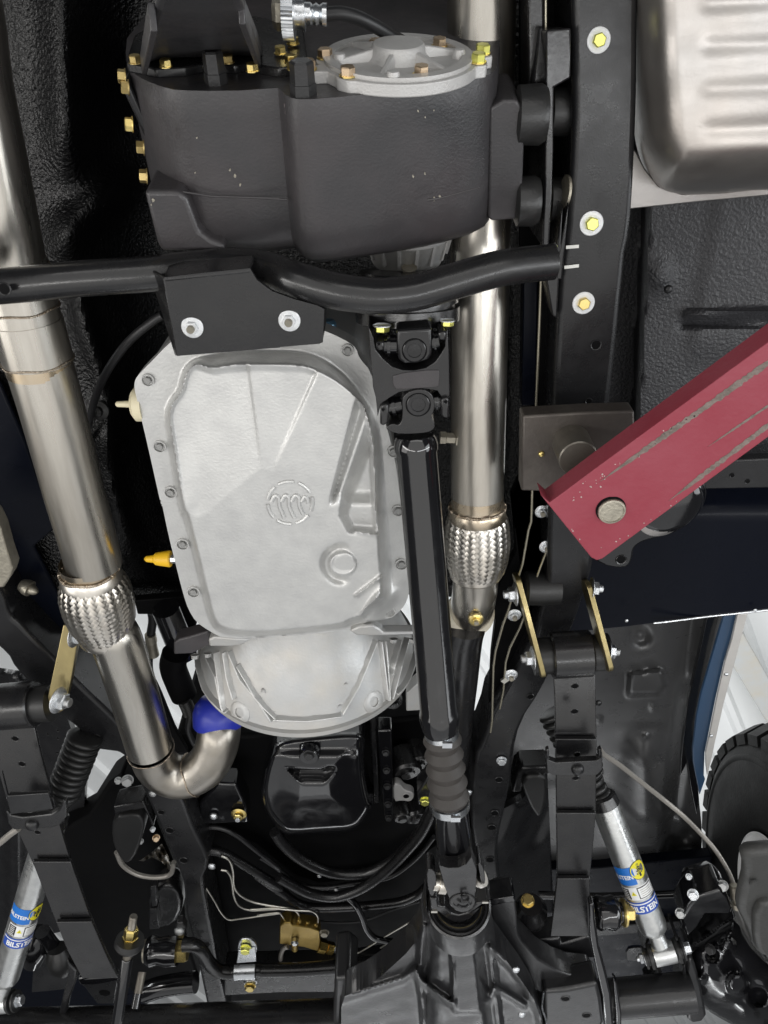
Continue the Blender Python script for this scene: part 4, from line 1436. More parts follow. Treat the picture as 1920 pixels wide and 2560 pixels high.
# ================================================================== LIFT
def build_lift():
    t = thing('vehicle_lift', 'worn red steel lift arm reaching in from the right edge with a round pin', 'lift arm', at(1650, 1130, .80))
    h = .80
    face = [(1352, 1238), (1374, 1257), (1500, 1163), (1920, 856), (3300, -155), (3300, 85), (1920, 1093), (1722, 1238), (1506, 1397), (1492, 1401), (1478, 1394)]
    # arm frame: x along the arm
    pa, pb = at(1432, 1330, h), at(2000, 917, h)
    x = (pb - pa).normalized()
    z = Vector((0, 0, 1))
    y = z.cross(x)
    fr = Matrix((x, y, z)).transposed().to_4x4()
    fr.translation = pa
    obj('arm', *slab(face, h, .033), MT['red'], t, bevel=.008, seg=4, frame=fr)

    # scraped stripes and chips: thin patches where the paint is gone
    rng = random.Random(4)

    def patch(pts, name='bare_patch', m='scrape'):
        P = [at(px_, py_, h - .0003) for px_, py_ in pts]
        n = len(P)
        V = P + [p + Vector((0, 0, .0012)) for p in P]
        Fc = [tuple(range(n))] + [(i, (i + 1) % n, n + (i + 1) % n, n + i) for i in range(n)]
        obj(name, V, Fc, MT[m], t)

    def stripe(a, b, w, n, taper):
        up, lo = [], []
        for i in range(n + 1):
            f = i / n
            px_, py_ = a[0] + (b[0] - a[0]) * f, a[1] + (b[1] - a[1]) * f
            ww = w * (min(1, f / taper) if f < taper else 1) * rng.uniform(.65, 1.15)
            nx, ny = -.59, -.81
            up.append((px_ + nx * ww * rng.uniform(.8, 1.2), py_ + ny * ww))
            lo.append((px_ - nx * ww, py_ - ny * ww * rng.uniform(.8, 1.2)))
        patch(up + lo[::-1])
    stripe(k1('F', 655, 1390), k1('F', 2050, 405), 7.5, 90, .22)
    stripe(k1('F', 1070, 1500), k1('F', 1990, 800), 6, 70, .2)
    stripe(k1('F', 1300, 1180), k1('F', 1800, 840), 3, 30, .3)
    for _ in range(60):
        f = rng.random()
        c = rng.choice([k1('F', 480 + f * 180, 1500 - f * 110), k1('F', 330 + f * 130, 1520 + f * 140), k1('F', 520 + f * 300, 1440 - f * 190), k1('F', 700 + f * 700, 1355 - f * 495), (1366 + f * 112, 1262 + f * 126), (1500 + f * 210, 1388 - f * 145)])
        c = (c[0] + rng.gauss(0, 5), c[1] + rng.gauss(0, 5))
        if float(sd(np.array([[c[0]]]), np.array([[c[1]]]), face)[0, 0]) < 5:
            continue
        s = rng.uniform(.8, 2.4)
        patch([(c[0] + s * rng.uniform(.5, 1.4) * math.cos(a * 1.05), c[1] + s * rng.uniform(.5, 1.2) * math.sin(a * 1.05)) for a in range(6)], 'paint_chip', 'chip')
    pc = k1('F', 727, 1548)
    obj('pin_hole', *lathe(at(*pc, h - .0005), DOWN, [(0, .0185), (.0004, .0185)], 40), MT['matt'], t)
    obj('pin', *lathe(at(pc[0] + 1, pc[1] + 2, h + .001), DOWN, [(0, .0172), (.004, .0172), (.0052, .0165), (.0056, .0145), (.0045, .0140), (.0048, 0)], 40, False), MT['pin'], t, smooth=25)
    t = thing('lift_pad', 'square dark steel pad with round post pressed on the right rail, behind the red arm', 'lift pad', at(1440, 1120, .9))
    pl = k('F', 205, 995, 560, 975, 868, 965, 880, 1440, 530, 1450, 197, 1440)
    obj('plate', *slab(pl, .915, .030), MT['plate'], t, bevel=.003)
    pp = k1('F', 530, 1245)
    obj('post', *lathe(at(1446, 1148, .866), (0, 0, 1), [(0, .0235), (.0015, .0250), (.055, .0250)], 40), MT['post'], t)
    bolt(t, k1('F', 316, 1220), .9145, 8, style='dome', m='yzinc')
    # grey plate put in where the rail shows lit at the left edge
    o = thing('lift_pad', 'grey steel plate edge just showing at the left border beside the black rail', 'lift pad', at(20, 1385, .95))
    obj('plate', *slab(k('G', -400, 60, -40, 110, 5, 200, 40, 330, 75, 430, 60, 480, 20, 545, -20, 545, -400, 500), .97, .03), MT['pin'], o, bevel=.003)


# ================================================================== SPRINGS
def build_springs():
    ys = [1681, 1760, 1848, 1940, 2033, 2115, 2197, 2270, 2341]
    Lx = [1385, 1387, 1389, 1390, 1391, 1392.5, 1393, 1385, 1376]
    Rx = [1488, 1490, 1492, 1491, 1490, 1483, 1475, 1474, 1473]
    hs = [.960, .935, .912, .888, .866, .846, .828, .815, .806]

    def spring(label, grp, loc, Lp, Rp, hs, starts, eye, clip, holes, sc):
        t = thing('leaf_spring', label, 'leaf spring', loc, grp)
        n = len(Lp)
        nl = len(starts) + 1
        for i in range(nl):
            s0 = 0 if i == 0 else starts[i - 1]
            dz = (nl - 1 - i) * .0085
            m = 14
            fs = [s0 + (n - 1 - s0) * q / m for q in range(m + 1)]

            def pick(A, f):
                a = int(min(f, n - 2))
                w = f - a
                if isinstance(A[0], tuple):
                    return (A[a][0] * (1 - w) + A[a + 1][0] * w, A[a][1] * (1 - w) + A[a + 1][1] * w)
                return A[a] * (1 - w) + A[a + 1] * w
            obj('leaf', *ribbon([pick(Lp, f) for f in fs], [pick(Rp, f) for f in fs], [pick(hs, f) + dz for f in fs], .0078), MT['satin'], t, bevel=.0014, smooth=50)
        a, b, er, eh = eye
        pa, pb = at(*a, eh), at(*b, eh)
        obj('eye', *lathe(pa, pb - pa, [(0, er * .93), (.003, er), ((pb - pa).length - .003, er), ((pb - pa).length, er * .93)], 36), MT['satin'], t, smooth=40)
        ex = (pb - pa).normalized()
        for p, s in ((pa, -1), (pb, 1)):
            obj('bushing', *lathe(p, ex * s, [(0, er * .78), (.018, er * .80), (.030, er * .80)], 30), MT['rubberb'], t, smooth=40)
        for xy, hh, r_ in holes:
            bolt(t, xy, hh, r_, style='hole', m='satin', m2='matt', name='hole')
        return t
    Lp, Rp = list(zip(Lx, ys)), list(zip(Rx, ys))
    t = spring('black leaf spring pack hanging upright below the gold shackle, right of the driveshaft', 'front leaf springs', at(1440, 1900, .9), Lp, Rp, hs, [.02, 2.0, 4.0, 6.0],
               (k1('I', 372, 945), k1('I', 612, 930), .040, .975), None, [(k1('I', 515, 1127), .951, 9), (k1('I', 513, 1277), .932, 9), (k1('I', 528, 1530), .902, 8), (k1('L', 522, 202), .885, 9)], 1)
    # clip round the leaves
    cb = k('L', 345, 60, 360, 98, 400, 112, 645, 100, 668, 85, 672, 30, 678, 60, 678, 150, 650, 182, 560, 190, 380, 185, 350, 165)
    obj('clip', *slab(cb, .880, .012), MT['satin'], t, bevel=.003)
    for x0 in (350, 660):
        obj('clip_arm', *slab(k('L', x0 - 6, 40, x0 + 12, 30, x0 + 14, 160, x0 - 8, 150), .884, .010), MT['satin'], t, bevel=.002)
    bolt(t, k1('L', 531, 150), .8795, 16, style='dome', m='rail', name='rivet')
    bolt(t, k1('L', 520, 202), .879, 8, style='hole', m='satin', m2='matt', name='hole')

    Lp = [(-14, 1810), (-12, 1900), (14, 1995), (44, 2080), (81, 2155), (110, 2230), (140, 2306), (170, 2380), (205, 2446)]
    Rp = [(84, 1810), (104, 1900), (132, 1995), (153, 2080), (176, 2155), (203, 2230), (229, 2305), (262, 2380), (295, 2446)]
    t = spring('black leaf spring pack slanting beside the striped shock sticker at lower left', 'front leaf springs', at(100, 2050, .9), Lp, Rp, hs, [.02, 2.0, 4.0, 6.0],
               ((-60, 1772), k1('G', 215, 1232), .042, .985), None, [(k1('G', 90, 1438), .951, 9), (k1('G', 130, 1588), .932, 9), (k1('J', 172, 390), .880, 10)], 1)
    cb = k('J', 35, 400, 60, 425, 130, 437, 300, 420, 350, 390, 375, 340, 392, 345, 395, 430, 360, 480, 300, 498, 80, 510, 45, 470)
    obj('clip', *slab(cb, .884, .012), MT['satin'], t, bevel=.003)
    bolt(t, k1('J', 190, 478), .8835, 17, style='dome', m='rail', name='rivet')
    bolt(t, k1('J', 222, 523), .8835, 8, style='hole', m='satin', m2='matt', name='hole')
    obj('end_block', *slab(k('J', 10, 165, 45, 310, 280, 292, 290, 300, 312, 385, 62, 418, 40, 330), .873, .006), MT['satin'], t, bevel=.002)


def build_shackles():
    t = thing('spring_shackle', 'gold plated shackle links with white bolts above the upright leaf spring', 'shackle', at(1400, 1620, .95), 'spring shackles')

    def link(top, bot, h0, h1, w, th, name='link'):
        """A flat plate standing edge-on: th thick sideways, w deep."""
        a, b = at(*top, h0), at(*bot, h1)
        d = (b - a).normalized()
        a, b = a - d * .018, b + d * .018
        nrm = Vector((1, 0, 0))
        nrm = (nrm - d * nrm.dot(d)).normalized()
        s = d.cross(nrm)
        P = []
        for c, sg in ((a, -1), (b, 1)):
            base = 0 if sg < 0 else math.pi
            for q in range(9):
                an = base + math.pi * q / 8
                P.append(c + s * (math.cos(an) * w / 2) * 1 - d * math.sin(an) * (w / 2) * .6)
        return obj(name, *prism([p - nrm * th / 2 for p in P], nrm * th), MT['plateYZ'], t, bevel=.0012)
    link(k1('I', 190, 560), k1('I', 297, 965), 1.0, .955, .044, .0085)
    link(k1('I', 602, 600), k1('I', 690, 930), 1.0, .955, .044, .0085)
    for c, m, ax, r in (((165, 580), 1.0, (-1, .05, -.05), .0125), ((268, 960), .958, (-1, .05, -.05), .0125), ((612, 545), 1.0, (1, .05, -.05), .0115), ((712, 920), .958, (1, .05, -.05), .0115)):
        bolt_at(t, at(*k1('I', *c), m), ax, r, 'nut', 'zinc', 'zinc', name='nut')
    obj('upper_bushing', *lathe(at(*k1('I', 215, 545), 1.035), (1, 0, 0), [(0, .026), (.004, .030), (.03, .030), (.06, .028)], 30), MT['rubberb'], t)
    t = thing('spring_shackle', 'gold plated shackle link at the left edge beside the braided exhaust joint', 'shackle', at(160, 1660, .97), 'spring shackles')
    a = k1('G', 415, 800)
    pl = k('G', 375, 762, 470, 800, 455, 880, 420, 1090, 395, 1200, 375, 1270, 345, 1288, 300, 1270, 280, 1190, 300, 1110)
    hp = [1.02, 1.02, 1.015, .99, .98, .975, .975, .975, .98, .985]
    P = [at(x, y, h) for (x, y), h in zip(pl, hp)]
    obj('link', *prism(P, Vector((.0, .004, .014))), MT['plateYZ'], t, bevel=.0015)
    bolt_at(t, at(*k1('G', 440, 825), 1.01), (1, .05, -.2), .0135, 'nut', 'zinc', 'zinc', name='nut')
    bolt_at(t, at(*k1('G', 345, 1208), .965), (1, .05, -.3), .0150, 'nut', 'zinc', 'zinc', name='nut')


# ================================================================== SHOCKS
def text_mesh(s, size, bold=.0):
    cu = bpy.data.curves.new('lettering', 'FONT')
    cu.body = s
    cu.size = size
    cu.offset = bold
    cu.align_x = 'CENTER'
    cu.align_y = 'CENTER'
    cu.resolution_u = 3
    o = bpy.data.objects.new('lettering', cu)
    COL.objects.link(o)
    dg = bpy.context.evaluated_depsgraph_get()
    me = bpy.data.meshes.new_from_object(o.evaluated_get(dg))
    V = [tuple(v.co) for v in me.vertices]
    Fc = [tuple(p.vertices) for p in me.polygons]
    bpy.data.objects.remove(o)
    bpy.data.curves.remove(cu)
    bpy.data.meshes.remove(me)
    return V, Fc


def build_shocks():
    def shock(label, top, bot, ht, hb, r, face_dir, eye, loc, boot, twist, eye_ax):
        t = thing('shock_absorber', label, 'shock absorber', loc, 'front shock absorbers')
        p0, p1 = at(*top, ht), at(*bot, hb)
        ax = (p1 - p0).normalized()
        L = (p1 - p0).length
        obj('body', *lathe(p0, ax, [(0, r * .9), (.002, r), (L - .022, r), (L - .016, r * .98), (L - .006, r * .86), (L, r * .66), (L + .003, r * .4)], 48), MT['shock'], t, smooth=50)
        # frame for stickers: w faces the viewer
        w = (CAMV - (p0 + p1) / 2)
        w = (w - ax * w.dot(ax)).normalized()
        if twist:
            w = (Matrix.Rotation(twist, 3, ax) @ w)
        s = w.cross(ax)                     # round the body
        if s.x < 0:
            s = -s

        def wrap(u, v, e):
            """u metres round the body (to the right in the photo), v metres down from the top."""
            a = u / r
            return p0 + ax * v + (w * math.cos(a) + s * math.sin(a)) * (r + e)

        def patch(u0, u1, v0, v1, e, m, name, parent, nu=10):
            V, Fc = [], []
            for j in range(2):
                for i in range(nu + 1):
                    V.append(wrap(u0 + (u1 - u0) * i / nu, v0 + (v1 - v0) * j, e))
            for i in range(nu):
                Fc.append((i, i + 1, nu + 2 + i, nu + 1 + i))
            return obj(name, V, Fc, MT[m], parent, smooth=60)

        def words(txt, size, u, v, e, m, parent, bold=.0):
            V, Fc = text_mesh(txt, size, bold)
            V2 = [wrap(u + x, v - y, e) for x, y, _ in V]
            return obj('lettering', V2, Fc, MT[m], parent, smooth=0)
        # stickers
        v0 = L * .43 if boot == 'R' else L * .47
        kk = r / .0325
        off = -.020 * kk
        a = patch(-.052 * kk + 0 * off, .004 * kk, v0, v0 + .043 * kk, .0004, 'sk_blue', 'upper_sticker', t)
        words('BILSTEIN', .0135 * kk, -.026 * kk, v0 + .024 * kk, .0007, 'sk_white', a, .0004)
        # round yellow badge with a little damper drawn on it
        uc, vc, rr = .018 * kk, v0 + .014 * kk, .0205 * kk
        V = [wrap(uc, vc, .0008)] + [wrap(uc + rr * math.cos(i * math.pi / 20), vc + rr * math.sin(i * math.pi / 20), .0008) for i in range(40)]
        b = obj('round_badge', V, [(0, i + 1, (i + 1) % 40 + 1) for i in range(40)], MT['sk_yellow'], t, smooth=60)
        V = [wrap(uc + q * math.cos(i * math.pi / 20), vc + q * math.sin(i * math.pi / 20), .0007) for q in (rr, rr * 1.06) for i in range(40)]
        obj('badge_ring', V, [(i, (i + 1) % 40, 40 + (i + 1) % 40, 40 + i) for i in range(40)], MT['sk_black'], b)
        for u0, u1, a0, a1 in ((-.0020, .0020, -.0150, -.0135), (-.003, -.0018, -.0140, -.0095), (.0018, .003, -.0140, -.0095), (-.0016, .0016, -.0098, -.0075), (-.0048, .0048, -.0072, -.0055), (-.0036, .0036, -.0042, -.0008), (-.0066, .0066, .0004, .0022),
                               (-.0040, .0040, .0038, .0050), (-.0075, -.0045, .0062, .0085), (.0045, .0075, .0062, .0085), (-.0026, .0026, .0060, .0150)):
            patch(uc + u0 * kk, uc + u1 * kk, vc + a0 * kk, vc + a1 * kk, .0011, 'sk_black', 'badge_mark', b, 2)
        # notice: a dark panel, a warning triangle, a framed box of small print
        nb = v0 + .050 * kk
        n_ = patch(-.042 * kk, .040 * kk, nb - .001, nb + .030 * kk, .0004, 'sk_white', 'notice_sticker', t)
        patch(-.040 * kk, -.022 * kk, nb + .002 * kk, nb + .028 * kk, .0007, 'sk_black', 'dark_panel', n_, 4)
        for i in range(5):
            patch(-.037 * kk, -.025 * kk, nb + (.0045 + i * .0048) * kk, nb + (.0062 + i * .0048) * kk, .0010, 'sk_white', 'print_line', n_, 3)
        V = [wrap(-.0130 * kk, nb + .008 * kk, .0008), wrap(-.0190 * kk, nb + .0185 * kk, .0008), wrap(-.0070 * kk, nb + .0185 * kk, .0008)]
        obj('warning_triangle', V, [(0, 1, 2)], MT['sk_yellow'], n_)
        patch(-.0135 * kk, -.0125 * kk, nb + .012 * kk, nb + .017 * kk, .0012, 'sk_black', 'badge_mark', n_, 1)
        patch(-.003 * kk, .037 * kk, nb + .001 * kk, nb + .028 * kk, .0007, 'sk_black', 'print_frame', n_, 8)
        patch(-.001 * kk, .035 * kk, nb + .003 * kk, nb + .026 * kk, .0010, 'sk_white', 'print_box', n_, 8)
        for i in range(4):
            patch(.003 * kk, .030 * kk, nb + (.007 + i * .0048) * kk, nb + (.0080 + i * .0048) * kk, .0013, 'pin', 'print_line', n_, 6)
        lb = v0 + .086 * kk
        c = patch(-.048 * kk, .048 * kk, lb, lb + .029 * kk, .0004, 'sk_dblue', 'lower_sticker', t, 18)
        patch(-.048 * kk, .048 * kk, lb + .0035 * kk, lb + .0062 * kk, .0006, 'sk_white', 'stripe', c, 18)
        words('BILSTEIN', .0185 * kk, .0 * kk, lb + .018 * kk, .0007, 'sk_white', c, .0006)
        # bellows boot above, wide at the top
        q0 = at(*face_dir)
        bx = (p0 - q0).normalized()
        Lb = (p0 - q0).length - .012
        bprof = []
        nw = 14
        for i in range(nw * 12 + 1):
            f = i / (nw * 12)
            wv = (f * nw) % 1
            big = .0365 - .013 * max(0, (f - .70) / .12) if f < .82 else .0235
            bprof.append((f * Lb, big * (.74 + .26 * math.sin(math.pi * wv) ** .55)))
        obj('bellows', *lathe(q0, bx, bprof, 40), MT['rubberb'], t, smooth=25)
        obj('boot_collar', *lathe(p0 - ax * .022, ax, [(0, r * .86), (.004, r * 1.0), (.02, r * 1.06), (.024, r * 1.08), (.026, r * .98)], 36), MT['satin'], t, smooth=30)
        # lower eye
        e = at(*eye[0], eye[1])
        er = eye[2]
        obj('stem', *lathe(p1 - ax * .004, e - p1, [(0, r * .50), ((e - p1).length - er * .8, r * .62)], 30), MT['shock'], t)
        eax = Vector(eye_ax).normalized()
        wl = .044
        obj('eye', *lathe(e - eax * wl / 2, eax, [(0, er * .97), (.002, er), (wl - .002, er), (wl, er * .97)], 40), MT['shock'], t, smooth=40)
        for sg in (-1, 1):
            obj('bushing', *lathe(e + eax * sg * wl / 2, eax * sg, [(0, er * .9), (.004, er * 1.12), (.009, er * 1.12), (.010, er * .75), (.014, er * .75), (.015, er * 1.0), (.019, er * 1.0)], 32), MT['rubberb'], t, smooth=30)
            bolt_at(t, e + eax * sg * (wl / 2 + .019), eax * sg, .0115 if sg > 0 else .0095, 'tall' if sg > 0 else 'nut', 'zinc', None if sg > 0 else 'zinc', name='bolt')
        return t
    shock('silver shock absorber with blue and yellow stickers slanting across the lower right', (1511, 2010), (1638, 2332), .99, .855, .0290, (1385, 1775, 1.10), (k1('L', 1042, 1240), .835, .0220), at(1580, 2170, .93), 'R', 0, (.86, -.28, .05))
    shock('silver shock absorber with blue and yellow stickers at the lower left corner', (131, 2055), (10, 2456), .99, .855, .0290, (214, 1838, 1.06), (k1('Q', 0, 1440), .835, .0220), at(60, 2280, .93), 'L', -.4, (.9, -.2, .0))


# ================================================================== AXLE, WHEEL
def build_axle():
    t = thing('front_axle', 'black front axle with cast differential, tubes and hub carrier across the bottom', 'axle', at(1150, 2450, .80))
    hy = .735
    c0 = at(*k1('O', 700, 1010), hy)
    c1 = at(1165, 2600, .80)
    ax = (c1 - c0).normalized()
    s0 = mm(*k1('O', 700, 1010), hy)
    r0 = 430 * 300 / 1659 * s0
    # cast housing: round pinion nose flowing into flared webs with ribs, one casting
    s_ = s0

    def dist(X, Y, pts):
        d, _, _, _ = seg_dist(X, Y, pts, closed=False)
        return d
    nose_out = [(1147 - 81 * math.cos(i * math.pi / 16), 2262 + 72 * math.sin(i * math.pi / 16)) for i in range(16, -1, -1)] + [(1060, 2300), (1046, 2345), (1016, 2383), (988, 2409), (950, 2443), (912, 2468), (862, 2491), (853, 2520), (853, 2680), (1372, 2680), (1358, 2560), (1335, 2500), (1304, 2452), (1266, 2402), (1242, 2368), (1228, 2330)]
    ring_c, ring_r = k1('O', 700, 1010), 420 * 300 / 1659

    def hax(X, Y):
        xc = 1147 + (Y - 2262) * .055
        wid = 80 + (Y - 2262) * .05
        hx = .745 + .00010 * (Y - 2262)
        return xc, wid, hx
    ribA = k('K', 1035, 1342, 1075, 1400, 1120, 1440, 1180, 1485, 1250, 1535)
    ribA2 = k('K', 1050, 1342, 1065, 1420, 1080, 1510, 1095, 1720)
    ribA0 = k('K', 1090, 1080, 1075, 1200, 1068, 1300, 1030, 1345, 960, 1390, 610, 1500)
    ribB = k('O', 600, 1540, 625, 1900, 640, 2450)
    ribC = k('L', 20, 1205, 130, 1310, 230, 1440, 300, 1580, 330, 1720)
    ribD = k('L', 0, 1520, 40, 1440, 110, 1480, 215, 1545)

    def hd(X, Y):
        xc, wid, hx = hax(X, Y)
        u = (X - xc) / wid
        nose = hx - wid * s_ * np.sqrt(np.clip(1 - u ** 2, 0, 1)) * .95
        web = hx - .006 + .00022 * np.clip(np.abs(X - xc) - wid, 0, 400)
        web = web + .02 * ss((2480 - Y) / 200) * ss((np.abs(X - xc) - wid) / 60)
        kk = 60.0
        h = -np.log(np.exp(-kk * nose) + np.exp(-kk * web)) / kk
        # flat boss down the middle of the nose
        bl = k('O', 640, 1470, 900, 1450, 960, 1850, 1020, 2500, 650, 2500, 635, 1900)
        h = h - .006 * ss((sd(X, Y, bl) + 6) / 12)
        h = h + .020 * np.exp(-((X - (1210 + (Y - 2380) * .12)) / 12) ** 2) * ss((Y - 2340) / 40)
        for pts, amp, w in ((ribA, .016, 9), (ribA2, .014, 8), (ribA0, .012, 9), (ribB, .010, 6), (ribC, .020, 10), (ribD, .012, 8)):
            h = h - amp * np.exp(-(dist(X, Y, pts) / w) ** 2)
        h = h + .0004 * np.sin(X / 9 + Y / 13) * np.sin(Y / 11 - X / 17)
        return h
    obj('differential_housing', *relief(nose_out, 4.2, hd, .05), MT['axlepaint'], t, smooth=70)
    obj('pinion_collar', *lathe(c0, ax, [(.030, r0 * .80), (.006, r0 * .84), (0, r0 * .97), (.003, r0 * 1.03), (.03, r0 * 1.05), (.07, r0 * 1.03)], 56, False), MT['axlepaint'], t, smooth=40)
    obj('oil_seal', *lathe(c0 + ax * .001, ax, [(.004, r0 * .93), (0, r0 * .92), (-.001, r0 * .86), (.004, r0 * .84), (.004, r0 * .78), (-.002, r0 * .76), (-.003, r0 * .68), (.004, r0 * .66), (.008, r0 * .3)], 56, False), MT['satin'], t, smooth=30)
    obj('seal_ring', *lathe(c0 - ax * .0035, ax, ring_prof(r0 * .715, r0 * .735, 0, .003), 56, False), MT['plateYZ'], t, smooth=30)
    obj('pinion', *lathe(c0 + ax * .01, -ax, [(0, r0 * .45), (.03, r0 * .42)], 30), MT['satin'], t)
    obj('flange_edge', *slab(k('K', 560, 1395, 640, 1385, 700, 1430, 615, 1490, 600, 1720, 545, 1720), .80, .10), MT['axlepaint'], t, bevel=.008, seg=3)
    bolt(t, k1('L', 165, 1335), .72, 10, style='dome', m='zinc')
    bolt(t, k1('L', 200, 1600), .72, 9, style='dome', m='zinc')
    bolt(t, k1('K', 660, 1600), .80, 12, style='hole', m='axlepaint', m2='matt', name='hole')
    # upright spring pad bracket right of the nose
    br = k('L', 12, 960, 60, 935, 162, 930, 172, 1010, 178, 1130, 200, 1170, 300, 1280, 400, 1340, 480, 1370, 610, 1385, 640, 1420, 560, 1450, 300, 1470, 160, 1330, 60, 1210, 40, 1190)
    obj('spring_bracket', *slab(br, .80, .05), MT['axlepaint'], t, bevel=.004, seg=3)
    obj('bracket_lip', *slab(k('L', 10, 925, 150, 905, 165, 930, 20, 962), .80, .04), MT['gloss'], t, bevel=.002)
    # tubes
    obj('axle_tube', *tube([at(-200, 2590, .82), at(300, 2580, .82), at(900, 2560, .82)], .052, 40), MT['satin'], t, smooth=50)
    obj('axle_tube', *tube([at(1280, 2540, .83), at(1500, 2500, .83), at(1730, 2480, .83)], .040, 40), MT['axlepaint'], t, smooth=50)
    # clamp pad with two holes
    obj('clamp_pad', *slab(k('L', 330, 1470, 460, 1460, 560, 1440, 650, 1420, 672, 1500, 690, 1640, 660, 1720, 330, 1720), .775, .05), MT['axlepaint'], t, bevel=.008, seg=3)
    for xy in ((460, 1510), (585, 1608)):
        bolt(t, k1('L', *xy), .7745, 11, style='hole', m='axlepaint', m2='matt', name='hole')
    obj('brake_line', *tube(spline([at(*p, .77) for p in k('L', 330, 1470, 320, 1560, 345, 1640, 340, 1720)], 6), .0022, 8), MT['zinc'], t)
    # U-bolt legs and plate behind the spring
    ub = k('L', 598, 960, 628, 950, 640, 1060, 660, 1200, 700, 1350, 730, 1480, 745, 1659, 760, 1720, 690, 1720, 680, 1500, 640, 1330, 605, 1150)
    obj('u_bolt_leg', *slab(ub, .775, .020), MT['gloss'], t, bevel=.006, seg=3)
    obj('u_bolt_leg', *slab(k('L', 745, 1400, 765, 1420, 792, 1600, 792, 1720, 755, 1720, 760, 1600), .775, .018), MT['gloss'], t, bevel=.004)
    # seat plates between spring and tube
    obj('spring_seat', *slab(k('L', 225, 1180, 430, 1150, 430, 1195, 590, 1140, 610, 1150, 640, 1270, 490, 1275, 500, 1340, 400, 1335, 290, 1260), .86, .05), MT['axlepaint'], t, bevel=.005)
    # shock eye straps
    for q in ((950, 1150, 930, 1240, 960, 1290, 1010, 1330, 1020, 1370, 990, 1420, 955, 1460), (1110, 1130, 1130, 1200, 1150, 1250, 1165, 1290, 1160, 1370, 1140, 1460)):
        pts = spline([at(*p, .86) for p in k('L', *q)], 4)
        V = []
        for p in pts:
            V += [p + Vector((-.0035, 0, 0)), p + Vector((.0035, 0, 0)), p + Vector((.0035, .0, .045)), p + Vector((-.0035, 0, .045))]
        Fc = [(0, 1, 2, 3)]
        for i in range(len(pts) - 1):
            for w in range(4):
                Fc.append((4 * i + w, 4 * i + (w + 1) % 4, 4 * i + 4 + (w + 1) % 4, 4 * i + 4 + w))
        obj('shock_strap', V, Fc, MT['satin'], t, smooth=50)
    # hub carrier and steering arm
    hub = chaikin(k('L', 1150, 1300, 1190, 1190, 1290, 1130, 1400, 1040, 1480, 1010, 1600, 1240, 1800, 1350, 1800, 1720, 1560, 1720, 1400, 1640, 1270, 1560, 1180, 1440), 1)

    def hh_(X, Y):
        d = sd(X, Y, hub)
        h = .93 - .07 * np.sqrt(np.clip(1 - (1 - np.clip(d / 70, 0, 1)) ** 2, 0, 1))
        for cx_, cy_, rr_, am in ((1420, 1190, 60, .02), (1330, 1260, 50, -.02), (1480, 1420, 80, .025), (1600, 1500, 70, -.02), (1260, 1390, 40, .02)):
            px_, py_ = k1('L', cx_, cy_)
            h = h - am * ss((rr_ * .42 - np.hypot(X - px_, Y - py_)) / 16)
        return h + .004 * np.sin(X / 15) * np.sin(Y / 19)
    obj('hub_carrier', *relief(hub, 5, hh_, .05), MT['gloss'], t, smooth=70)
    obj('carrier_flange', *slab(chaikin(k('L', 1172, 1300, 1215, 1270, 1255, 1400, 1280, 1520, 1300, 1640, 1180, 1660, 1190, 1560), 1), .855, .03), MT['axlepaint'], t, bevel=.010, seg=3)
    obj('carrier_flange', *slab(chaikin(k('L', 1150, 1330, 1172, 1310, 1185, 1480, 1180, 1600, 1150, 1620, 1165, 1500), 1), .85, .03), MT['axlepaint'], t, bevel=.006, seg=3)
    obj('steering_arm', *slab(k('L', 1145, 1035, 1190, 960, 1240, 905, 1380, 865, 1420, 900, 1450, 970, 1440, 1010, 1290, 1010, 1250, 1080, 1180, 1150, 1160, 1100), .865, .06), MT['gloss'], t, bevel=.006, seg=3)
    p = at(*k1('L', 1200, 840), .93)
    obj('tie_rod_cup', *lathe(p, (.93, -.05, .25), [(-.002, .030), (.004, .036), (.05, .037), (.06, .030), (.062, .0)], 36), MT['gloss'], t, smooth=40)
    for c, rr, h in (((1215, 890), 12, .86), ((1390, 838), 12, .88), ((1140, 1000), 11, .87), ((1190, 785), 7, .9)):
        bolt(t, k1('L', *c), h, rr, axis=(-.4, -.5, -.75), style='tall', m='zinc')
    for c, rr, h in (((1440, 1165), 8, .865), ((1320, 1215), 11, .862), ((1490, 1425), 9, .85)):
        bolt(t, k1('L', *c), h, rr, axis=(-.7, -.4, -.55), style='tall', m='blackbolt')
    # caliper
    cal = k('L', 1500, 655, 1600, 640, 1900, 620, 1900, 1290, 1640, 1275, 1580, 1230, 1550, 1130, 1510, 1050, 1480, 990, 1490, 920, 1530, 760)
    obj('caliper', *slab(chaikin(cal, 1), .83, .030), MT['caliper'], t, bevel=.018, seg=4)
    obj('caliper_lug', *slab(chaikin(k('L', 1580, 960, 1720, 940, 1800, 1280, 1640, 1275, 1580, 1210), 1), .815, .05), MT['caliper'], t, bevel=.014, seg=3)
    bolt(t, k1('L', 1570, 820), .826, 11, style='dome', m='caliper')
    # outer gold-nutted joints
    jp = at(*k1('L', 640, 1000), .87)
    jx = Vector((1, .02, .02)).normalized()
    obj('bush_housing', *lathe(jp, jx, [(-.004, .026), (0, .030), (.005, .0335), (.018, .0305), (.033, .0335), (.043, .029), (.048, .020), (.056, .020)], 36), MT['gloss'], t, smooth=50)
    obj('joint_ring', *lathe(jp + jx * .052, jx, [(0, .024), (.003, .027), (.007, .027), (.008, .022)], 36), MT['yzinc'], t, smooth=30)
    bolt_at(t, jp + jx * .058, jx, .0165, 'tall', 'yzinc', name='nut')
    bolt_at(t, at(*k1('L', 235, 930), .85), (-.1, -.9, -.25), .0115, 'tall', 'yzinc')
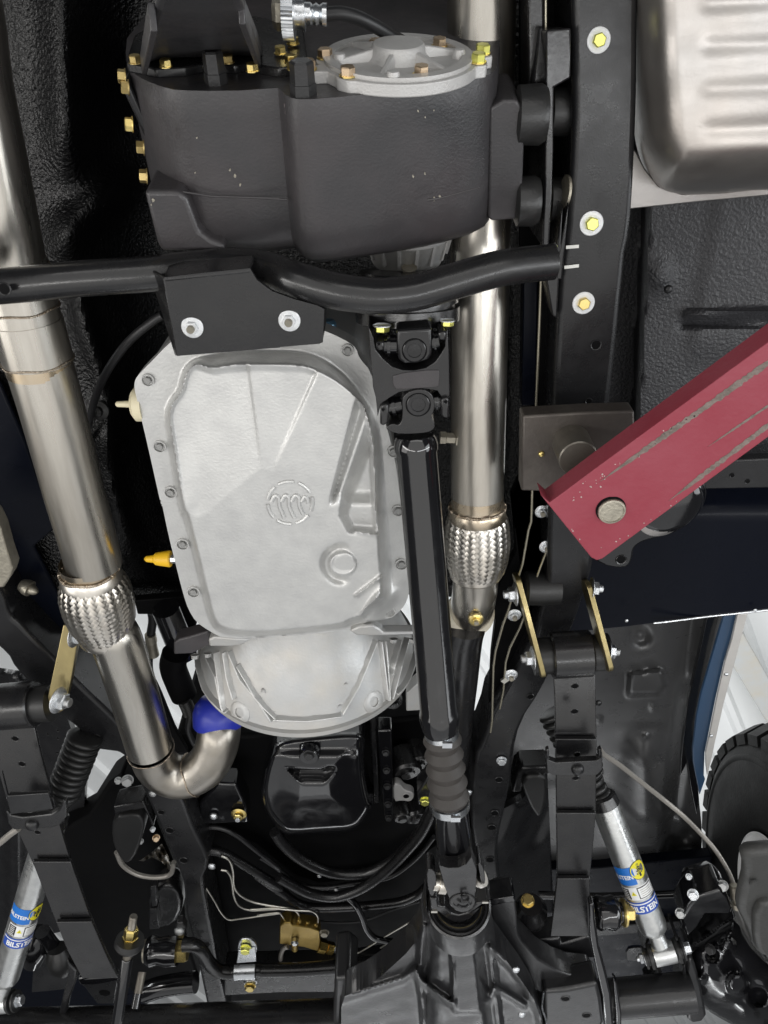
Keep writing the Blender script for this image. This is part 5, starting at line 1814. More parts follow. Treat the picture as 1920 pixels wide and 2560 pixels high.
    obj('joint_body', *lathe(at(*k1('L', 255, 950), .87), (.1, .8, .2), [(0, .022), (.02, .024), (.04, .034), (.07, .034), (.09, .025)], 30), MT['satin'], t, smooth=40)
    bolt(t, k1('L', 190, 1103), .86, 8, style='dome', m='zinc')
    return t


def build_ubolts():
    for i, (a, b, h0, h1, lab) in enumerate(((k1('Q', 1385, 540), k1('Q', 1205, 1720), .83, .74, 'black rod with a gold nut standing in front of the slanting leaf spring'),
                                             (k1('Q', 1475, 1120), k1('Q', 1400, 1500), .86, .80, 'short black rod end between gold-nutted rod and rubber joint'))):
        t = thing('threaded_rod', lab, 'rod', at(*a, h0))
        pa, pb = at(*a, h0), at(*b, h1)
        d = (pb - pa)
        L = d.length
        d = d.normalized()
        if i == 0:
            thr = [(0, .007)] + [(.002 + q * .0009, .0080 if q % 2 else .0075) for q in range(34)]
            obj('thread', *lathe(pa, d, thr, 24), MT['post'], t, smooth=30)
            obj('nut', *lathe(pa + d * .028, d, [(0, .011), (.003, .0138), (.022, .0138), (.0225, .0155), (.026, .0155)], 6), MT['yzinc'], t, smooth=20)
            obj('washer_plate', *lathe(pa + d * .054, d, [(0, .027), (.012, .029), (.02, .024)], 30), MT['rubberb'], t, smooth=30)
            obj('thread', *lathe(pa + d * .074, d, [(0, .0085), (.03, .0085)], 24), MT['post'], t)
            obj('rod', *lathe(pa + d * .10, d, [(0, .0102), (.002, .0115), (L - .10, .0115)], 24), MT['gloss'], t, smooth=40)
        else:
            obj('thread', *lathe(pa, d, [(0, .0085), (.04, .0085)], 24), MT['post'], t)
            obj('rod', *lathe(pa + d * .04, d, [(0, .0092), (L - .04, .0092)], 24), MT['gloss'], t, smooth=40)
    t = thing('spring_plate', 'grey spring seat plate with an oval hole below the slanting leaf spring', 'plate', at(*k1('Q', 1000, 1350), .9))
    obj('plate', *slab(k('Q', 820, 1230, 1200, 1200, 1215, 1250, 1180, 1450, 1010, 1450, 880, 1280), .90, .01), MT['rail'], t, bevel=.002)
    obj('lip', *slab(k('Q', 800, 1195, 900, 1190, 1205, 1170, 1225, 1215, 1000, 1255, 830, 1260), .885, .02), MT['gloss'], t, bevel=.004)
    obj('hole', *lathe(at(*k1('Q', 1085, 1335), .8995), DOWN, [(0, .013), (.0004, .013)], 24), MT['matt'], t)
    ar = thing('link_arm', 'dark slanting link arm hanging in front of the left axle tube', 'arm', at(*k1('Q', 650, 1350), .85))
    obj('arm', *slab(k('Q', 690, 1010, 800, 1110, 790, 1220, 720, 1400, 660, 1700, 575, 1700, 640, 1420, 700, 1150), .84, .02), MT['satin'], ar, bevel=.005, seg=3)
    ap = thing('dark_backing', 'added dark backing plate far behind the slanting spring and the axle tube', 'panel', at(200, 2450, 1.5))
    obj('plate', *slab([(-100, 2330), (200, 2380), (420, 2420), (420, 2475), (340, 2530), (-100, 2560)], 1.5, .03), MT['navy'], ap, bevel=.004)  # added dark sheet covering part of the bright gap
    j = thing('tie_rod_end', 'black greasy tie rod end with boots between the shock and the slanting spring', 'joint', at(*k1('Q', 420, 880), .95))
    obj('body', *lathe(at(*k1('Q', 400, 700), .97), at(*k1('Q', 330, 1060), .95) - at(*k1('Q', 400, 700), .97), [(0, .020), (.02, .030), (.05, .034), (.08, .028), (.11, .022)], 28), MT['gloss'], j, smooth=50)
    obj('arm', *tube(spline([at(*p, .96) for p in k('Q', 440, 700, 530, 830, 600, 900, 680, 1030, 700, 1100)], 5), .017, 16), MT['gloss'], j, smooth=50)
    obj('boot', *lathe(at(*k1('Q', 600, 870), .95), (.1, .9, -.3), [(0, .022), (.02, .032), (.05, .030), (.07, .018)], 28), MT['rubberb'], j, smooth=50)
    bolt(j, k1('Q', 640, 1010), .93, 9, style='dome', m='zinc')
    bolt(j, k1('Q', 695, 1085), .93, 9, style='dome', m='zinc')
    p = thing('panel_patch', 'dull grey plate behind the tie rod end at lower left', 'plate', at(*k1('Q', 430, 1200), 1.05))
    obj('plate', *slab(k('Q', 350, 1000, 700, 960, 720, 1290, 560, 1310, 330, 1330), 1.08, .01), MT['rail'], p)


def build_wheel():
    t = thing('wheel', 'black knobbly tyre on a white steel wheel at the lower right edge', 'wheel', at(1950, 2260, 1.0))
    c = at(1914, 2255, 1.12) + Vector((.09, 0, 0))
    ax = Vector((-1, .02, 0)).normalized()
    prof = [(-.16, .17), (-.16, .35), (-.13, .395), (-.09, .42), (.03, .425), (.075, .405), (.095, .365), (.098, .31), (.090, .26), (.086, .19), (.080, .175), (.074, .168)]
    obj('tyre', *lathe(c, ax, prof, 72, False), MT['tyre'], t, smooth=45)
    obj('sidewall_ring', *lathe(c, ax, [(.0945, .368), (.0985, .362), (.0985, .356), (.0955, .350)], 72, False), MT['tyre'], t, smooth=45)
    # tread blocks
    u, v, w = basis(ax)
    n = 34
    for row, (s0, s1) in enumerate(((.086, .022), (.010, -.035), (-.045, -.10))):
        da = 2 * math.pi / n * .36
        V = []
        for s, rr in ((s0, .392 if row == 0 else .420), (s1, .420)):
            for e in (-1, 1):
                for hgt in (0, .028):
                    aa = e * da + (.03 if s == s1 else 0)
                    V.append(Vector((math.cos(aa) * (rr + hgt), math.sin(aa) * (rr + hgt), s)))
        Fc = [(0, 1, 3, 2), (4, 6, 7, 5), (0, 4, 5, 1), (2, 3, 7, 6), (1, 5, 7, 3), (0, 2, 6, 4)]
        me = bpy.data.meshes.new('tread_block')
        me.from_pydata([tuple(q) for q in V], [], Fc)
        bm = bmesh.new()
        bm.from_mesh(me)
        bmesh.ops.recalc_face_normals(bm, faces=bm.faces)
        bm.to_mesh(me)
        bm.free()
        me.materials.append(MT['tyre'])
        fr = Matrix((u, v, w)).transposed().to_4x4()
        fr.translation = c - ORG[t.name]
        for i in range(n):
            o = bpy.data.objects.new('tread_block', me)
            COL.objects.link(o)
            o.parent = t
            o.matrix_local = fr @ Matrix.Rotation(2 * math.pi * (i + .5 * (row % 2)) / n, 4, 'Z')
    obj('rim', *lathe(c, ax, [(.086, .170), (.089, .163), (.080, .155), (.040, .150), (.010, .145), (-.05, .140), (-.06, .05)], 64, False), MT['white'], t, smooth=40)


def build_wheel_arch():
    t = thing('wheel_arch_liner', 'satin black inner wheel arch with pressed dents behind the right shock absorber', 'wheel arch', at(1600, 1850, 1.3))
    out = k('I', 420, 830, 560, 790, 690, 775, 980, 745, 1300, 700, 1410, 690, 1310, 1010, 1240, 1260, 1215, 1500, 1222, 1659) + k('L', 1235, 150, 1250, 330, 1270, 520, 1260, 740, 1240, 860, 1100, 960, 600, 1000, 150, 960, -60, 900, -80, 500) + [(1190, 1900)] + k('I', 100, 1300)

    def hf(X, Y):
        h = 1.27 + 0 * X
        # barrel of the arch
        h = h + .10 * ss((Y - 1640) / 500)
        lx = 1530 + (Y - 1600) * -.02
        h = h - .06 * np.exp(-((X - (1600 + (Y - 1700) * .05)) / 70) ** 2) * ss((Y - 1800) / 120) * ss((2140 - Y) / 100)
        h = h + .07 * ss((X - (1700 - (Y - 1600) * .12)) / 40) * ss((Y - 1680) / 90)
        h = h - .03 * ss((X - (1720 - (Y - 1600) * .13)) / 50)
        c = k('I', 850, 1065, 1020, 1040, 1045, 1120, 1000, 1165, 840, 1170)
        h = h - .022 * ss((sd(X, Y, c) + 12) / 14)
        q = np.hypot((X - (1220 + 905 * .42194)), (Y - (1240 + 830 * .42194)))
        h = h + .03 * np.exp(-(q / 20) ** 2) - .018 * np.exp(-(q / 8) ** 2)
        for a, b in ((975, 1250), (935, 1420), (1015, 1565), (655, 1320)):
            q = np.hypot(X - (1220 + a * .42194), Y - (1240 + b * .42194))
            h = h - .010 * np.exp(-(q / 5) ** 2)
        for a, b, s in ((1060, 400, 1), (1130, 440, 1), (1190, 520, -1), (1180, 600, 1), (1110, 560, -1)):
            q = np.hypot((X - (1220 + a * .42194)) * .7, Y - (1860 + b * .42194))
            h = h - s * .016 * np.exp(-(q / 12) ** 2)
        h = h + .003 * np.sin(X / 60 + Y / 90)
        return h
    obj('liner', *relief(chaikin(out, 1), 6, hf, .02), MT['arch'], t, smooth=75)
    obj('edge_flange', *slab(k('I', 1300, 702, 1412, 690, 1312, 1010, 1242, 1260, 1217, 1500, 1224, 1659) + k('L', 1236, 160, 1252, 330, 1235, 420, 1200, 250, 1180, 110) + k('I', 1140, 1659, 1150, 1480, 1190, 1200, 1250, 940), 1.205, .012), MT['gloss'], t, bevel=.003)
    for c in ((1305, 845), (1195, 1260), (652, 1225)):
        bolt(t, k1('I', *c), 1.22, 9, style='dome', m='satin')
    # fender skin and its pale inner strip
    fe = k('I', 1398, 708, 1474, 702, 1440, 850, 1400, 980, 1350, 1200, 1312, 1390, 1285, 1520, 1280, 1659) + k('L', 1288, 210, 1255, 305, 1215, 110) + k('I', 1212, 1500, 1235, 1300, 1262, 1170, 1330, 940)
    o = obj('fender', *slab(fe, 1.16, .008), MT['blue'], bevel=.002)
    tag(o, 'narrow strip of dark blue painted fender edge at the wheel arch', 'fender')
    st = thing('arch_trim', 'pale metal strip with screws along the blue fender edge', 'trim strip', at(1800, 1700, 1.14))
    tr = k('I', 1479, 703, 1540, 697, 1470, 960, 1400, 1220, 1350, 1440, 1325, 1560, 1300, 1659, 1292, 1600, 1290, 1520, 1318, 1390, 1356, 1200, 1406, 980, 1446, 850)
    obj('strip', *slab(tr, 1.15, .006), MT['trim'], st, bevel=.0015)
    for c in ((1412, 1056), (1322, 1420)):
        bolt(st, k1('I', *c), 1.149, 5, style='dome', m='zinc')
    # left arch liner
    out = [(-300, 1640), (90, 1700), (170, 1800), (215, 1930), (205, 2120), (150, 2330), (-300, 2420)]

    def hg(X, Y):
        return 1.30 + .05 * np.sin(X / 70.0 + 1) - .05 * np.exp(-((X - 40) / 30) ** 2) + .0002 * (Y - 1900)
    t = thing('wheel_arch_liner', 'grey inner wheel arch panel with small holes behind the left bellows', 'wheel arch', at(80, 1900, 1.3))
    obj('liner', *relief(out, 9, hg, .02), MT['rail'], t, smooth=75)
    for c in ((283, 1410), (343, 1390), (343, 1435), (350, 1550), (340, 1520)):
        bolt(t, k1('G', *c), 1.262, 4, style='hole', m='rail', m2='matt', name='hole')
    # diagonal arch behind the right-hand spring
    t = thing('shock_tower', 'dark grey body panel with folded cloth-like creases left of the upright spring', 'panel', at(1330, 1930, 1.28))

    def hk(X, Y):
        return 1.26 + .0008 * (X - 1300) + .012 * np.sin((X + Y * .4) / 17.0) * ss((Y - 1990) / 30) * ss((2150 - Y) / 60)
    obj('panel', *relief(k('L', 0, 430, 200, 330, 350, 140, 390, 1000, 60, 1000) + [(1240, 2230)], 7, hk, .02), MT['rail'], t, smooth=60)
    b = thing('bump_stop', 'dark rubber bump stop on a pressed bracket beside the upright spring', 'bump stop', at(1330, 1980, 1.1))
    obj('bracket', *slab(k('L', 140, 290, 170, 170, 200, 140, 360, 135, 365, 180, 220, 185, 200, 285), 1.10, .05), MT['satin'], b, bevel=.005, seg=3)
    obj('rubber', *slab(chaikin(k('L', 185, 200, 345, 185, 352, 300, 330, 400, 300, 450, 240, 360), 1), 1.09, .06), MT['rubberb'], b, bevel=.01, seg=3)
    b = thing('bump_stop', 'dark rubber bump stop with a pressed bracket left of the holed rail', 'bump stop', at(320, 2080, 1.12))
    obj('bracket', *slab(k('J', 670, 375, 850, 340, 910, 470, 905, 505, 870, 420, 850, 385, 680, 415), 1.10, .05), MT['satin'], b, bevel=.005, seg=3)
    obj('rubber', *slab(chaikin(k('J', 665, 440, 810, 415, 860, 460, 840, 570, 790, 690, 740, 715, 690, 650, 660, 560), 1), 1.09, .06), MT['rubberb'], b, bevel=.012, seg=3)
    obj('hoop', *tube(spline([at(*p, 1.10) for p in k('J', 690, 640, 730, 720, 820, 775, 930, 790, 1010, 770, 1030, 700)], 6), .006, 10), MT['hosegrey'], b)


# ================================================================== ENGINE BAY
def build_engine():
    t = thing('engine', 'black engine underside with a glossy pressed oil pan in front of the bell housing', 'engine', at(780, 2000, 1.05))
    out = k('K', 210, -30, 450, -60, 700, -80, 745, -40, 735, 60, 740, 180, 765, 330, 795, 365, 760, 440, 690, 525, 500, 535, 290, 552, 230, 520, 150, 425, 115, 310, 130, 180, 165, 60)
    out = chaikin(out, 2)
    tri = k('K', 240, 118, 270, 140, 480, 146, 560, 105, 582, 100, 550, 180, 490, 262, 440, 272, 385, 262, 330, 215)

    def hf(X, Y):
        d = sd(X, Y, out)
        h = 1.10 - .060 * np.sqrt(np.clip(1 - (1 - np.clip(d / 19, 0, 1)) ** 2, 0, 1)) - .014 * ss((d - 14) / 90)
        dt = sd(X, Y, tri)
        dy = Y - (1860 + 140 * .42194)
        h = h + .026 * ss(dt / 8) * (1 - ss((dy - 4) / 42)) * ss((dy + 6) / 8)
        h = h + .012 * (1 - ss((Y - (1860 + 15 * .42194)) / 30)) * ss(d / 12)
        return h
    obj('oil_pan', *relief(out, 4.2, hf, .05), MT['gloss'], t, smooth=75)
    c = k1('K', 410, 62)
    obj('plug_boss', *lathe(at(*c, 1.035), DOWN, [(-.01, .022), (.004, .021), (.008, .018)], 28), MT['gloss'], t)
    bolt(t, c, 1.026, 12, style='hex', m='blackbolt')
    blk = [(440, 1830), (620, 1840), (1170, 1780), (1190, 1980), (1160, 2150), (1000, 2190), (560, 2190), (470, 2100)]
    obj('block', *slab(blk, 1.22, .25), MT['matt'], t, bevel=.01)
    # rail of small bolts beside the pan
    obj('pan_rail', *slab(k('K', 810, -80, 900, -80, 910, 430, 870, 450, 850, 420), 1.12, .04), MT['gloss'], t, bevel=.004)
    obj('pan_rail', *slab(k('K', 760, -300, 800, -330, 830, 350, 790, 360), 1.13, .06), MT['satin'], t, bevel=.004)
    for y in (50, 155, 248, 355, 435):
        bolt(t, k1('K', 860 + y * .05, y), 1.118, 8, style='hex', m='blackbolt')
    lug = k('K', 905, 235, 950, 240, 975, 275, 1020, 285, 1035, 310, 1010, 345, 960, 335, 910, 345)
    obj('alloy_lug', *slab(chaikin(lug, 1), 1.13, .02), MT['aluw'], t, bevel=.002)
    bolt(t, k1('K', 985, 310), 1.129, 9, style='hole', m='aluw', m2='matt', name='hole')
    obj('engine_mount', *slab(k('J', 1180, 350, 1290, 235, 1400, 240, 1460, 370, 1470, 470, 1380, 470, 1180, 480), 1.12, .05), MT['gloss'], t, bevel=.006, seg=3)
    for c in ((1165, 432), (1265, 425)):
        bolt(t, k1('J', *c), 1.115, 11, style='dome', m='zinc')
    bolt(t, k1('J', 1415, 415), 1.112, 12, style='nut', m='zinc', m2='yzinc', name='nut')
    obj('engine_mount', *slab(k('K', 1050, 290, 1120, 190, 1140, 340, 1055, 370), 1.06, .04), MT['satin'], t, bevel=.004)
    bolt(t, k1('K', 1095, 330), 1.05, 11, style='tall', m='ybright')
    bolt(t, k1('K', 1355, 285), 1.05, 9, style='dome', m='zinc')
    # round ancillaries in the gloom
    rng = random.Random(11)
    for xy, r_, h in (((990, 160), .035, 1.16), ((1060, 110), .028, 1.18), ((960, 430), .022, 1.16), ((1040, 430), .030, 1.17), ((910, -250), .02, 1.15)):
        obj('ancillary', *lathe(at(*k1('K', *xy), h), (.2, .2, -1), [(-.05, r_), (.0, r_), (.006, r_ * .85), (.006, r_ * .5), (.012, r_ * .45)], 28), MT['satin'], t, smooth=30)
    # starter and harness left of the bell housing
    obj('starter', *tube(spline([at(*p, 1.1) for p in k('G', 1040, 930, 1025, 1010, 1060, 1110, 1090, 1180)], 5), [.026] * 16, 24), MT['matt'], t, smooth=50)
    obj('starter', *lathe(at(*k1('G', 955, 600), 1.12), (.10, .95, .1), [(.03, .026), (.16, .027), (.165, .02)], 28), MT['gloss'], t, smooth=40)
    sp = spline([at(*p, 1.08) for p in k('G', 1090, 1210, 1110, 1250, 1125, 1290)], 10)
    obj('harness_boot', *tube(sp, [.012 + .002 * (i % 2) for i in range(len(sp))], 14), MT['rubberb'], t, smooth=20)
    obj('harness', *tube(spline([at(*p, 1.09) for p in k('G', 1125, 1300, 1115, 1380, 1140, 1450, 1165, 1490)], 6), .006, 10), MT['wire'], t)
    for xy0, xy1 in (((900, 700), (905, 820)),):
        obj('coolant_hose', *tube(spline([at(*p, 1.25) for p in k('G', 900, 690, 905, 740, 895, 810, 888, 900, 880, 990, 890, 1100)], 5), .0095, 12), MT['wire'], t)
        obj('hose_ferrule', *lathe(at(*k1('G', 890, 820), 1.248), (-.05, 1, 0), [(0, .012), (.02, .013), (.022, .011), (.04, .0115), (.06, .013)], 16), MT['pin'], t)
    obj('harness_sheath', *slab([(300 + x * .578, 1450 + y * .578) for x, y in ((150, 440), (178, 500), (235, 640), (294, 746), (236, 752), (160, 600))], 1.10, .012), MT['matt'], t, bevel=.003)
    obj('bulkhead_lip', *slab([(300 + x * .578, 1450 + y * .578) for x, y in ((60, 90), (300, 70), (330, 200), (262, 215), (240, 150), (75, 150))], 1.165, .02), MT['matt'], t, bevel=.003)
    # dark apron under the radiator
    ap = thing('front_subframe', 'black front subframe plate with holes behind the hoses and the brass valve', 'subframe', at(800, 2250, 1.15))
    P = [(470, 2060), (640, 2110), (740, 2190), (800, 2210), (980, 2190), (1090, 2110), (1200, 2060), (1250, 2500), (1100, 2560), (520, 2560), (530, 2300)]
    obj('plate', *slab(P, 1.19, .04), MT['matt'], ap, bevel=.004)
    obj('cross_tube', *tube(spline([at(*p, 1.12) for p in k('J', 1215, 625, 1330, 650, 1500, 750, 1659, 850) + k('K', 100, 775, 250, 880, 335, 940, 430, 970, 600, 968, 800, 955, 950, 935, 1050, 895, 1100, 850)], 5), .0115, 18), MT['satin'], ap, smooth=60)
    obj('edge_tube', *tube(spline([at(*p, 1.13) for p in k('J', 1160, 500, 1290, 495, 1400, 540, 1530, 640, 1659, 740) + k('K', 120, 670, 220, 735, 320, 815, 400, 845, 520, 850, 640, 832, 780, 812, 880, 790, 960, 745, 1060, 660, 1150, 550)], 5), .0062, 14), MT['rail'], ap, smooth=60)
    for c in ((470, 780), (570, 862)):
        bolt(ap, k1('K', *c), 1.12, 6, style='dome', m='zinc')
    obj('lower_beam', *slab([(560, 2425), (860, 2420), (1010, 2400), (1010, 2480), (700, 2482), (560, 2490)], 1.05, .05), MT['rail'], ap, bevel=.004)
    # radiator shroud and other dark masses to the left
    sh = thing('steering_box', 'dark steering box and shroud between the slanting spring and the holed rail', 'steering box', at(380, 2250, 1.2))
    obj('shroud', *slab(k('J', 640, 240, 720, 180, 800, 300, 900, 420, 1080, 840, 1100, 1160, 1180, 1400, 780, 1480, 560, 1150, 340, 800, 330, 560, 430, 480, 520, 430), 1.24, .08), MT['matt'], sh, bevel=.01)
    obj('rod_cover', *tube(spline([at(*p, 1.0) for p in k('J', 860, 1470, 950, 1440, 1060, 1420, 1160, 1410)], 5), .026, 20), MT['gloss'], sh, smooth=60)
    obj('housing', *slab(chaikin(k('J', 870, 900, 960, 830, 1060, 860, 1090, 960, 1040, 1080, 900, 1100), 1), 1.15, .06), MT['satin'], sh, bevel=.012, seg=3)
    obj('bracket', *slab(k('J', 890, 850, 925, 840, 930, 960, 900, 965), 1.13, .02), MT['rail'], sh, bevel=.002)
    obj('bracket', *slab(k('J', 885, 980, 930, 975, 945, 1095, 885, 1100), 1.13, .02), MT['rail'], sh, bevel=.002)
    for xy, m, rr in (((925, 555), 'bronze', 8), ((700, 215), 'zinc', 8), ((755, 215), 'zinc', 13), ((745, 300), 'zinc', 11), ((835, 575), 'zinc', 6), ((905, 505), 'zinc', 6)):
        bolt(sh, k1('J', *xy), 1.16, rr, style='tall', m=m, axis=(.3, -.4, -.85))
    # crumpled heat foil catching the light
    rng = np.random.RandomState(5)
    ol = k('J', 780, 690, 830, 690, 900, 640, 960, 590, 985, 640, 1010, 690, 1030, 740, 1000, 745, 960, 700, 900, 670, 850, 695)

    def hc(X, Y):
        return 1.19 + .02 * np.sin(X / 5.0 + Y / 8.0) + .012 * np.sin(X / 2.7 - Y / 3.9)
    fo = obj('heat_foil', *relief(ol, 3, hc, 0), MT['steelp'], None, smooth=0)
    tag(fo, 'crumpled shiny foil catching light beside the holed rail at lower left', 'foil')


def build_apron():
    t = thing('front_apron', 'dark body apron with a pressed slot behind the right shock absorber and axle', 'apron', at(1620, 2300, 1.3))
    obj('plate', *slab([(1220, 2180), (1500, 2170), (1780, 2140), (1790, 2470), (1500, 2500), (1220, 2480)], 1.34, .03), MT['navy'], t, bevel=.003)
    obj('slot', *slab(chaikin(k('L', 815, 1220, 880, 1205, 1080, 1210, 1080, 1260, 830, 1300), 1), 1.335, .006), MT['rail'], t, bevel=.001)
    obj('ledge', *slab(k('L', 640, 1090, 1140, 1050, 1150, 1100, 640, 1140), 1.32, .02), MT['rail'], t, bevel=.003)
    obj('tie_bar', *tube([at(*p, 1.22) for p in k('L', 300, 895, 640, 905, 900, 900, 1200, 885)], .011, 18), MT['gloss'], t, smooth=60)


def build_fitting():
    o = obj('coolant_fitting', *lathe(at(817, 800, 1.02), (0, 1, -.1), [(0, .010), (.004, .013), (.022, .013), (.024, .010), (.05, .010)], 20), MT['bluefit'], None, smooth=30)
    tag(o, 'small bluish metal fitting peeking out between the box bracket and the gearbox pan', 'fitting')


def build_steering():
    t = thing('sway_bar', 'black anti-roll bar with a rubber end joint and gold nut below the brass valve', 'sway bar', at(600, 2420, .98))
    pts = k('J', 1085, 1190, 1140, 1190, 1190, 1220, 1235, 1290, 1290, 1340, 1360, 1352, 1440, 1342, 1520, 1338) + k('K', 150, 1342, 400, 1335, 700, 1308, 950, 1265, 1100, 1230)
    obj('bar', *tube(spline([at(*p, .985) for p in pts], 6), .0165, 24), MT['satin'], t, smooth=60)
    p = at(*k1('J', 872, 1225), .985)
    e = at(*k1('J', 1035, 1225), .985)
    d = e - p
    obj('joint', *lathe(p, d, [(-.004, .022), (0, .030), (.012, .036), (.03, .031), (.05, .036), (.075, .034), (d.length, .022)], 32), MT['gloss'], t, smooth=40)
    bolt_at(t, e, d, .027, 'tall', 'yzinc', name='nut')
    obj('joint_washer', *lathe(p + d.normalized() * -.006, d, [(0, .026), (.004, .026)], 28), MT['pin'], t)
    bolt(t, k1('J', 1065, 1105), 1.0, 14, style='dome', m='zinc')
    obj('joint_arm', *slab(chaikin(k('J', 1030, 1060, 1100, 1060, 1110, 1180, 1050, 1200), 1), 1.0, .02), MT['satin'], t, bevel=.003)
    # saddle clamp
    c = thing('saddle_clamp', 'silver saddle clamp with two yellow bolts holding the anti-roll bar', 'clamp', at(615, 2410, .96))
    base = k('J', 1415, 1170, 1440, 1155, 1480, 1155, 1515, 1180, 1525, 1230, 1500, 1260, 1420, 1260, 1405, 1220)
    obj('ear', *slab(chaikin(base, 1), .985, .006), MT['zinc'], c, bevel=.0015)
    obj('ear', *slab(chaikin(k('J', 1440, 1410, 1520, 1400, 1525, 1425, 1490, 1455, 1450, 1445), 1), .985, .006), MT['zinc'], c, bevel=.0015)
    pm = at(*k1('J', 1455, 1335), .985)
    barx = (at(*k1('J', 1520, 1335), .985) - at(*k1('J', 1395, 1340), .985))
    u, v, w = basis(barx)
    prof = []
    V, Fc = [], []
    hw = barx.length / 2
    for s in (-hw, hw):
        for rr in (.0195, .0235):
            for i in range(17):
                a = math.pi * i / 16
                V.append(pm + w * s + (Vector((0, -1, 0)) * math.cos(a) + Vector((0, 0, -1)) * math.sin(a)) * rr)
    for i in range(16):
        Fc += [(17 + i, 18 + i, 52 + i, 51 + i), (i, i + 1, 35 + i, 34 + i), (i, i + 1, 18 + i, 17 + i), (34 + i, 35 + i, 52 + i, 51 + i)]
    obj('saddle', V, Fc, MT['zinc'], c, smooth=40, bevel=.001)
    obj('strap', *slab(k('J', 1412, 1225, 1512, 1215, 1518, 1290, 1400, 1300), .978, .006), MT['zinc'], c, bevel=.0015)
    bolt(c, k1('J', 1456, 1205), .982, 12, style='tall', m='ybright')
    bolt(c, k1('J', 1482, 1432), .982, 12, style='hex', m='yzinc')
    # brass valve with its unions
    b = thing('brake_valve', 'brass brake valve block with bright fittings and thin steel lines above the axle', 'valve', at(750, 2340, 1.1))
    h = 1.08
    obj('block', *slab(k('K', 235, 1080, 260, 1062, 300, 1058, 310, 1075, 340, 1080, 420, 1090, 470, 1110, 475, 1170, 465, 1232, 380, 1205, 232, 1185), h, .035), MT['brass'], b, bevel=.003, seg=3)
    pa = at(*k1('K', 466, 1192), h + .012)
    pb = at(*k1('K', 580, 1220), h + .012)
    d = pb - pa
    obj('union', *lathe(pa, d, [(0, .018), (.020, .018), (.021, .013), (.024, .013), (.025, .016), (.042, .016), (.043, .009)], 6), MT['brassb'], b, smooth=20)
    obj('union_nut', *lathe(pa + d.normalized() * .043, d, [(0, .009), (.012, .009), (.016, .004)], 6), MT['zinc'], b, smooth=20)
    bolt(b, k1('K', 500, 1115), h + .0, 10, style='hex', m='pin')
    obj('bleed_stud', *lathe(at(*k1('K', 325, 1215), h - .003), at(*k1('K', 323, 1150), h - .003) - at(*k1('K', 325, 1215), h - .003), [(0, .0085), (.026, .0085), (.028, .006)], 20), MT['brass'], b)
    obj('bleed_cap', *lathe(at(*k1('K', 326, 1168), h - .006), DOWN, [(-.004, .010), (.006, .010), (.010, .006)], 20), MT['zinc'], b, smooth=40)
    for xy in ((268, 1055), (352, 1058), (402, 1070), (450, 1082)):
        q = at(*k1('K', *xy), h + .012)
        obj('pipe_union', *lathe(q, (.05, -1, .1), [(-.006, .0075), (.012, .0065), (.014, .004)], 8), MT['brass'], b, smooth=20)

    def line(name, label, cat, pts, hs, r, m, group=None):
        P = [at(*p, hs if not isinstance(hs, (list, tuple)) else hs[i]) for i, p in enumerate(pts)]
        o = obj(name, *tube(spline(P, 6), r, 10), MT[m], None, smooth=60)
        return tag(o, label, cat, group)
    line('brake_line', 'thin steel line bending from the holed rail to the first port of the brass valve', 'brake line', k('J', 1220, 850, 1270, 930, 1310, 1000, 1355, 1040, 1420, 1035, 1659, 1002) + k('K', 100, 1015, 220, 1000, 250, 1020, 268, 1055), 1.09, .0024, 'linew')
    line('brake_line', 'thicker bent steel line entering the middle port of the brass valve', 'brake line', k('J', 1310, 660, 1360, 690, 1380, 760, 1385, 840, 1430, 900, 1520, 940, 1659, 965) + k('K', 150, 955, 300, 975, 345, 1005, 352, 1058), 1.10, .0034, 'linew')
    line('brake_line', 'steel line hooking over to the port of the brass valve nearest the axle nose', 'brake line', k('J', 1310, 745, 1345, 755, 1370, 800, 1385, 900, 1420, 960, 1500, 985, 1659, 975) + k('K', 60, 980, 200, 975, 330, 985, 430, 992, 462, 1030, 452, 1080), 1.095, .0028, 'linew')
    line('brake_line', 'steel line leaving the bright brass union towards the axle nose', 'brake line', k('K', 578, 1222, 640, 1235, 690, 1240, 740, 1215, 860, 1140, 1090, 1005), 1.085, .0027, 'linew')
    line('brake_line', 'steel line running behind the anti-roll bar up past the axle nose', 'brake line', k('K', 420, 1275, 520, 1262, 650, 1262, 760, 1250, 860, 1190, 985, 1105), 1.09, .0027, 'linew')
    line('coolant_hose', 'upper of two fat black hoses looping below the oil pan', 'hose', k('K', 205, 520, 250, 585, 330, 660, 430, 720, 540, 760, 660, 772, 780, 755, 900, 690, 1000, 600, 1070, 510, 1130, 400), 1.09, .0135, 'satin', 'hoses below the oil pan')
    line('coolant_hose', 'lower of two fat black hoses looping below the oil pan, with an open clipped end', 'hose', k('K', 230, 790, 300, 830, 400, 880, 520, 905, 620, 895, 740, 845, 870, 750, 990, 630, 1080, 520, 1150, 380), 1.07, .0125, 'satin', 'hoses below the oil pan')
    line('power_hose', 'black glossy hose dropping from the subframe tube to the axle nose', 'hose', k('K', 640, 905, 690, 960, 725, 1030, 745, 1090, 790, 1145, 860, 1165, 960, 1175), 1.08, .0085, 'gloss')
    line('vent_hose', 'thin black hose sagging across the dark subframe plate', 'hose', k('K', 330, 990, 450, 1045, 620, 1060, 760, 1040, 900, 985, 1090, 925), 1.14, .0030, 'wire')
    line('bypass_hose', 'short grey hose rising beside the brass valve', 'hose', k('K', 240, 1285, 245, 1240, 260, 1210, 285, 1200), 1.075, .0062, 'hosegrey')


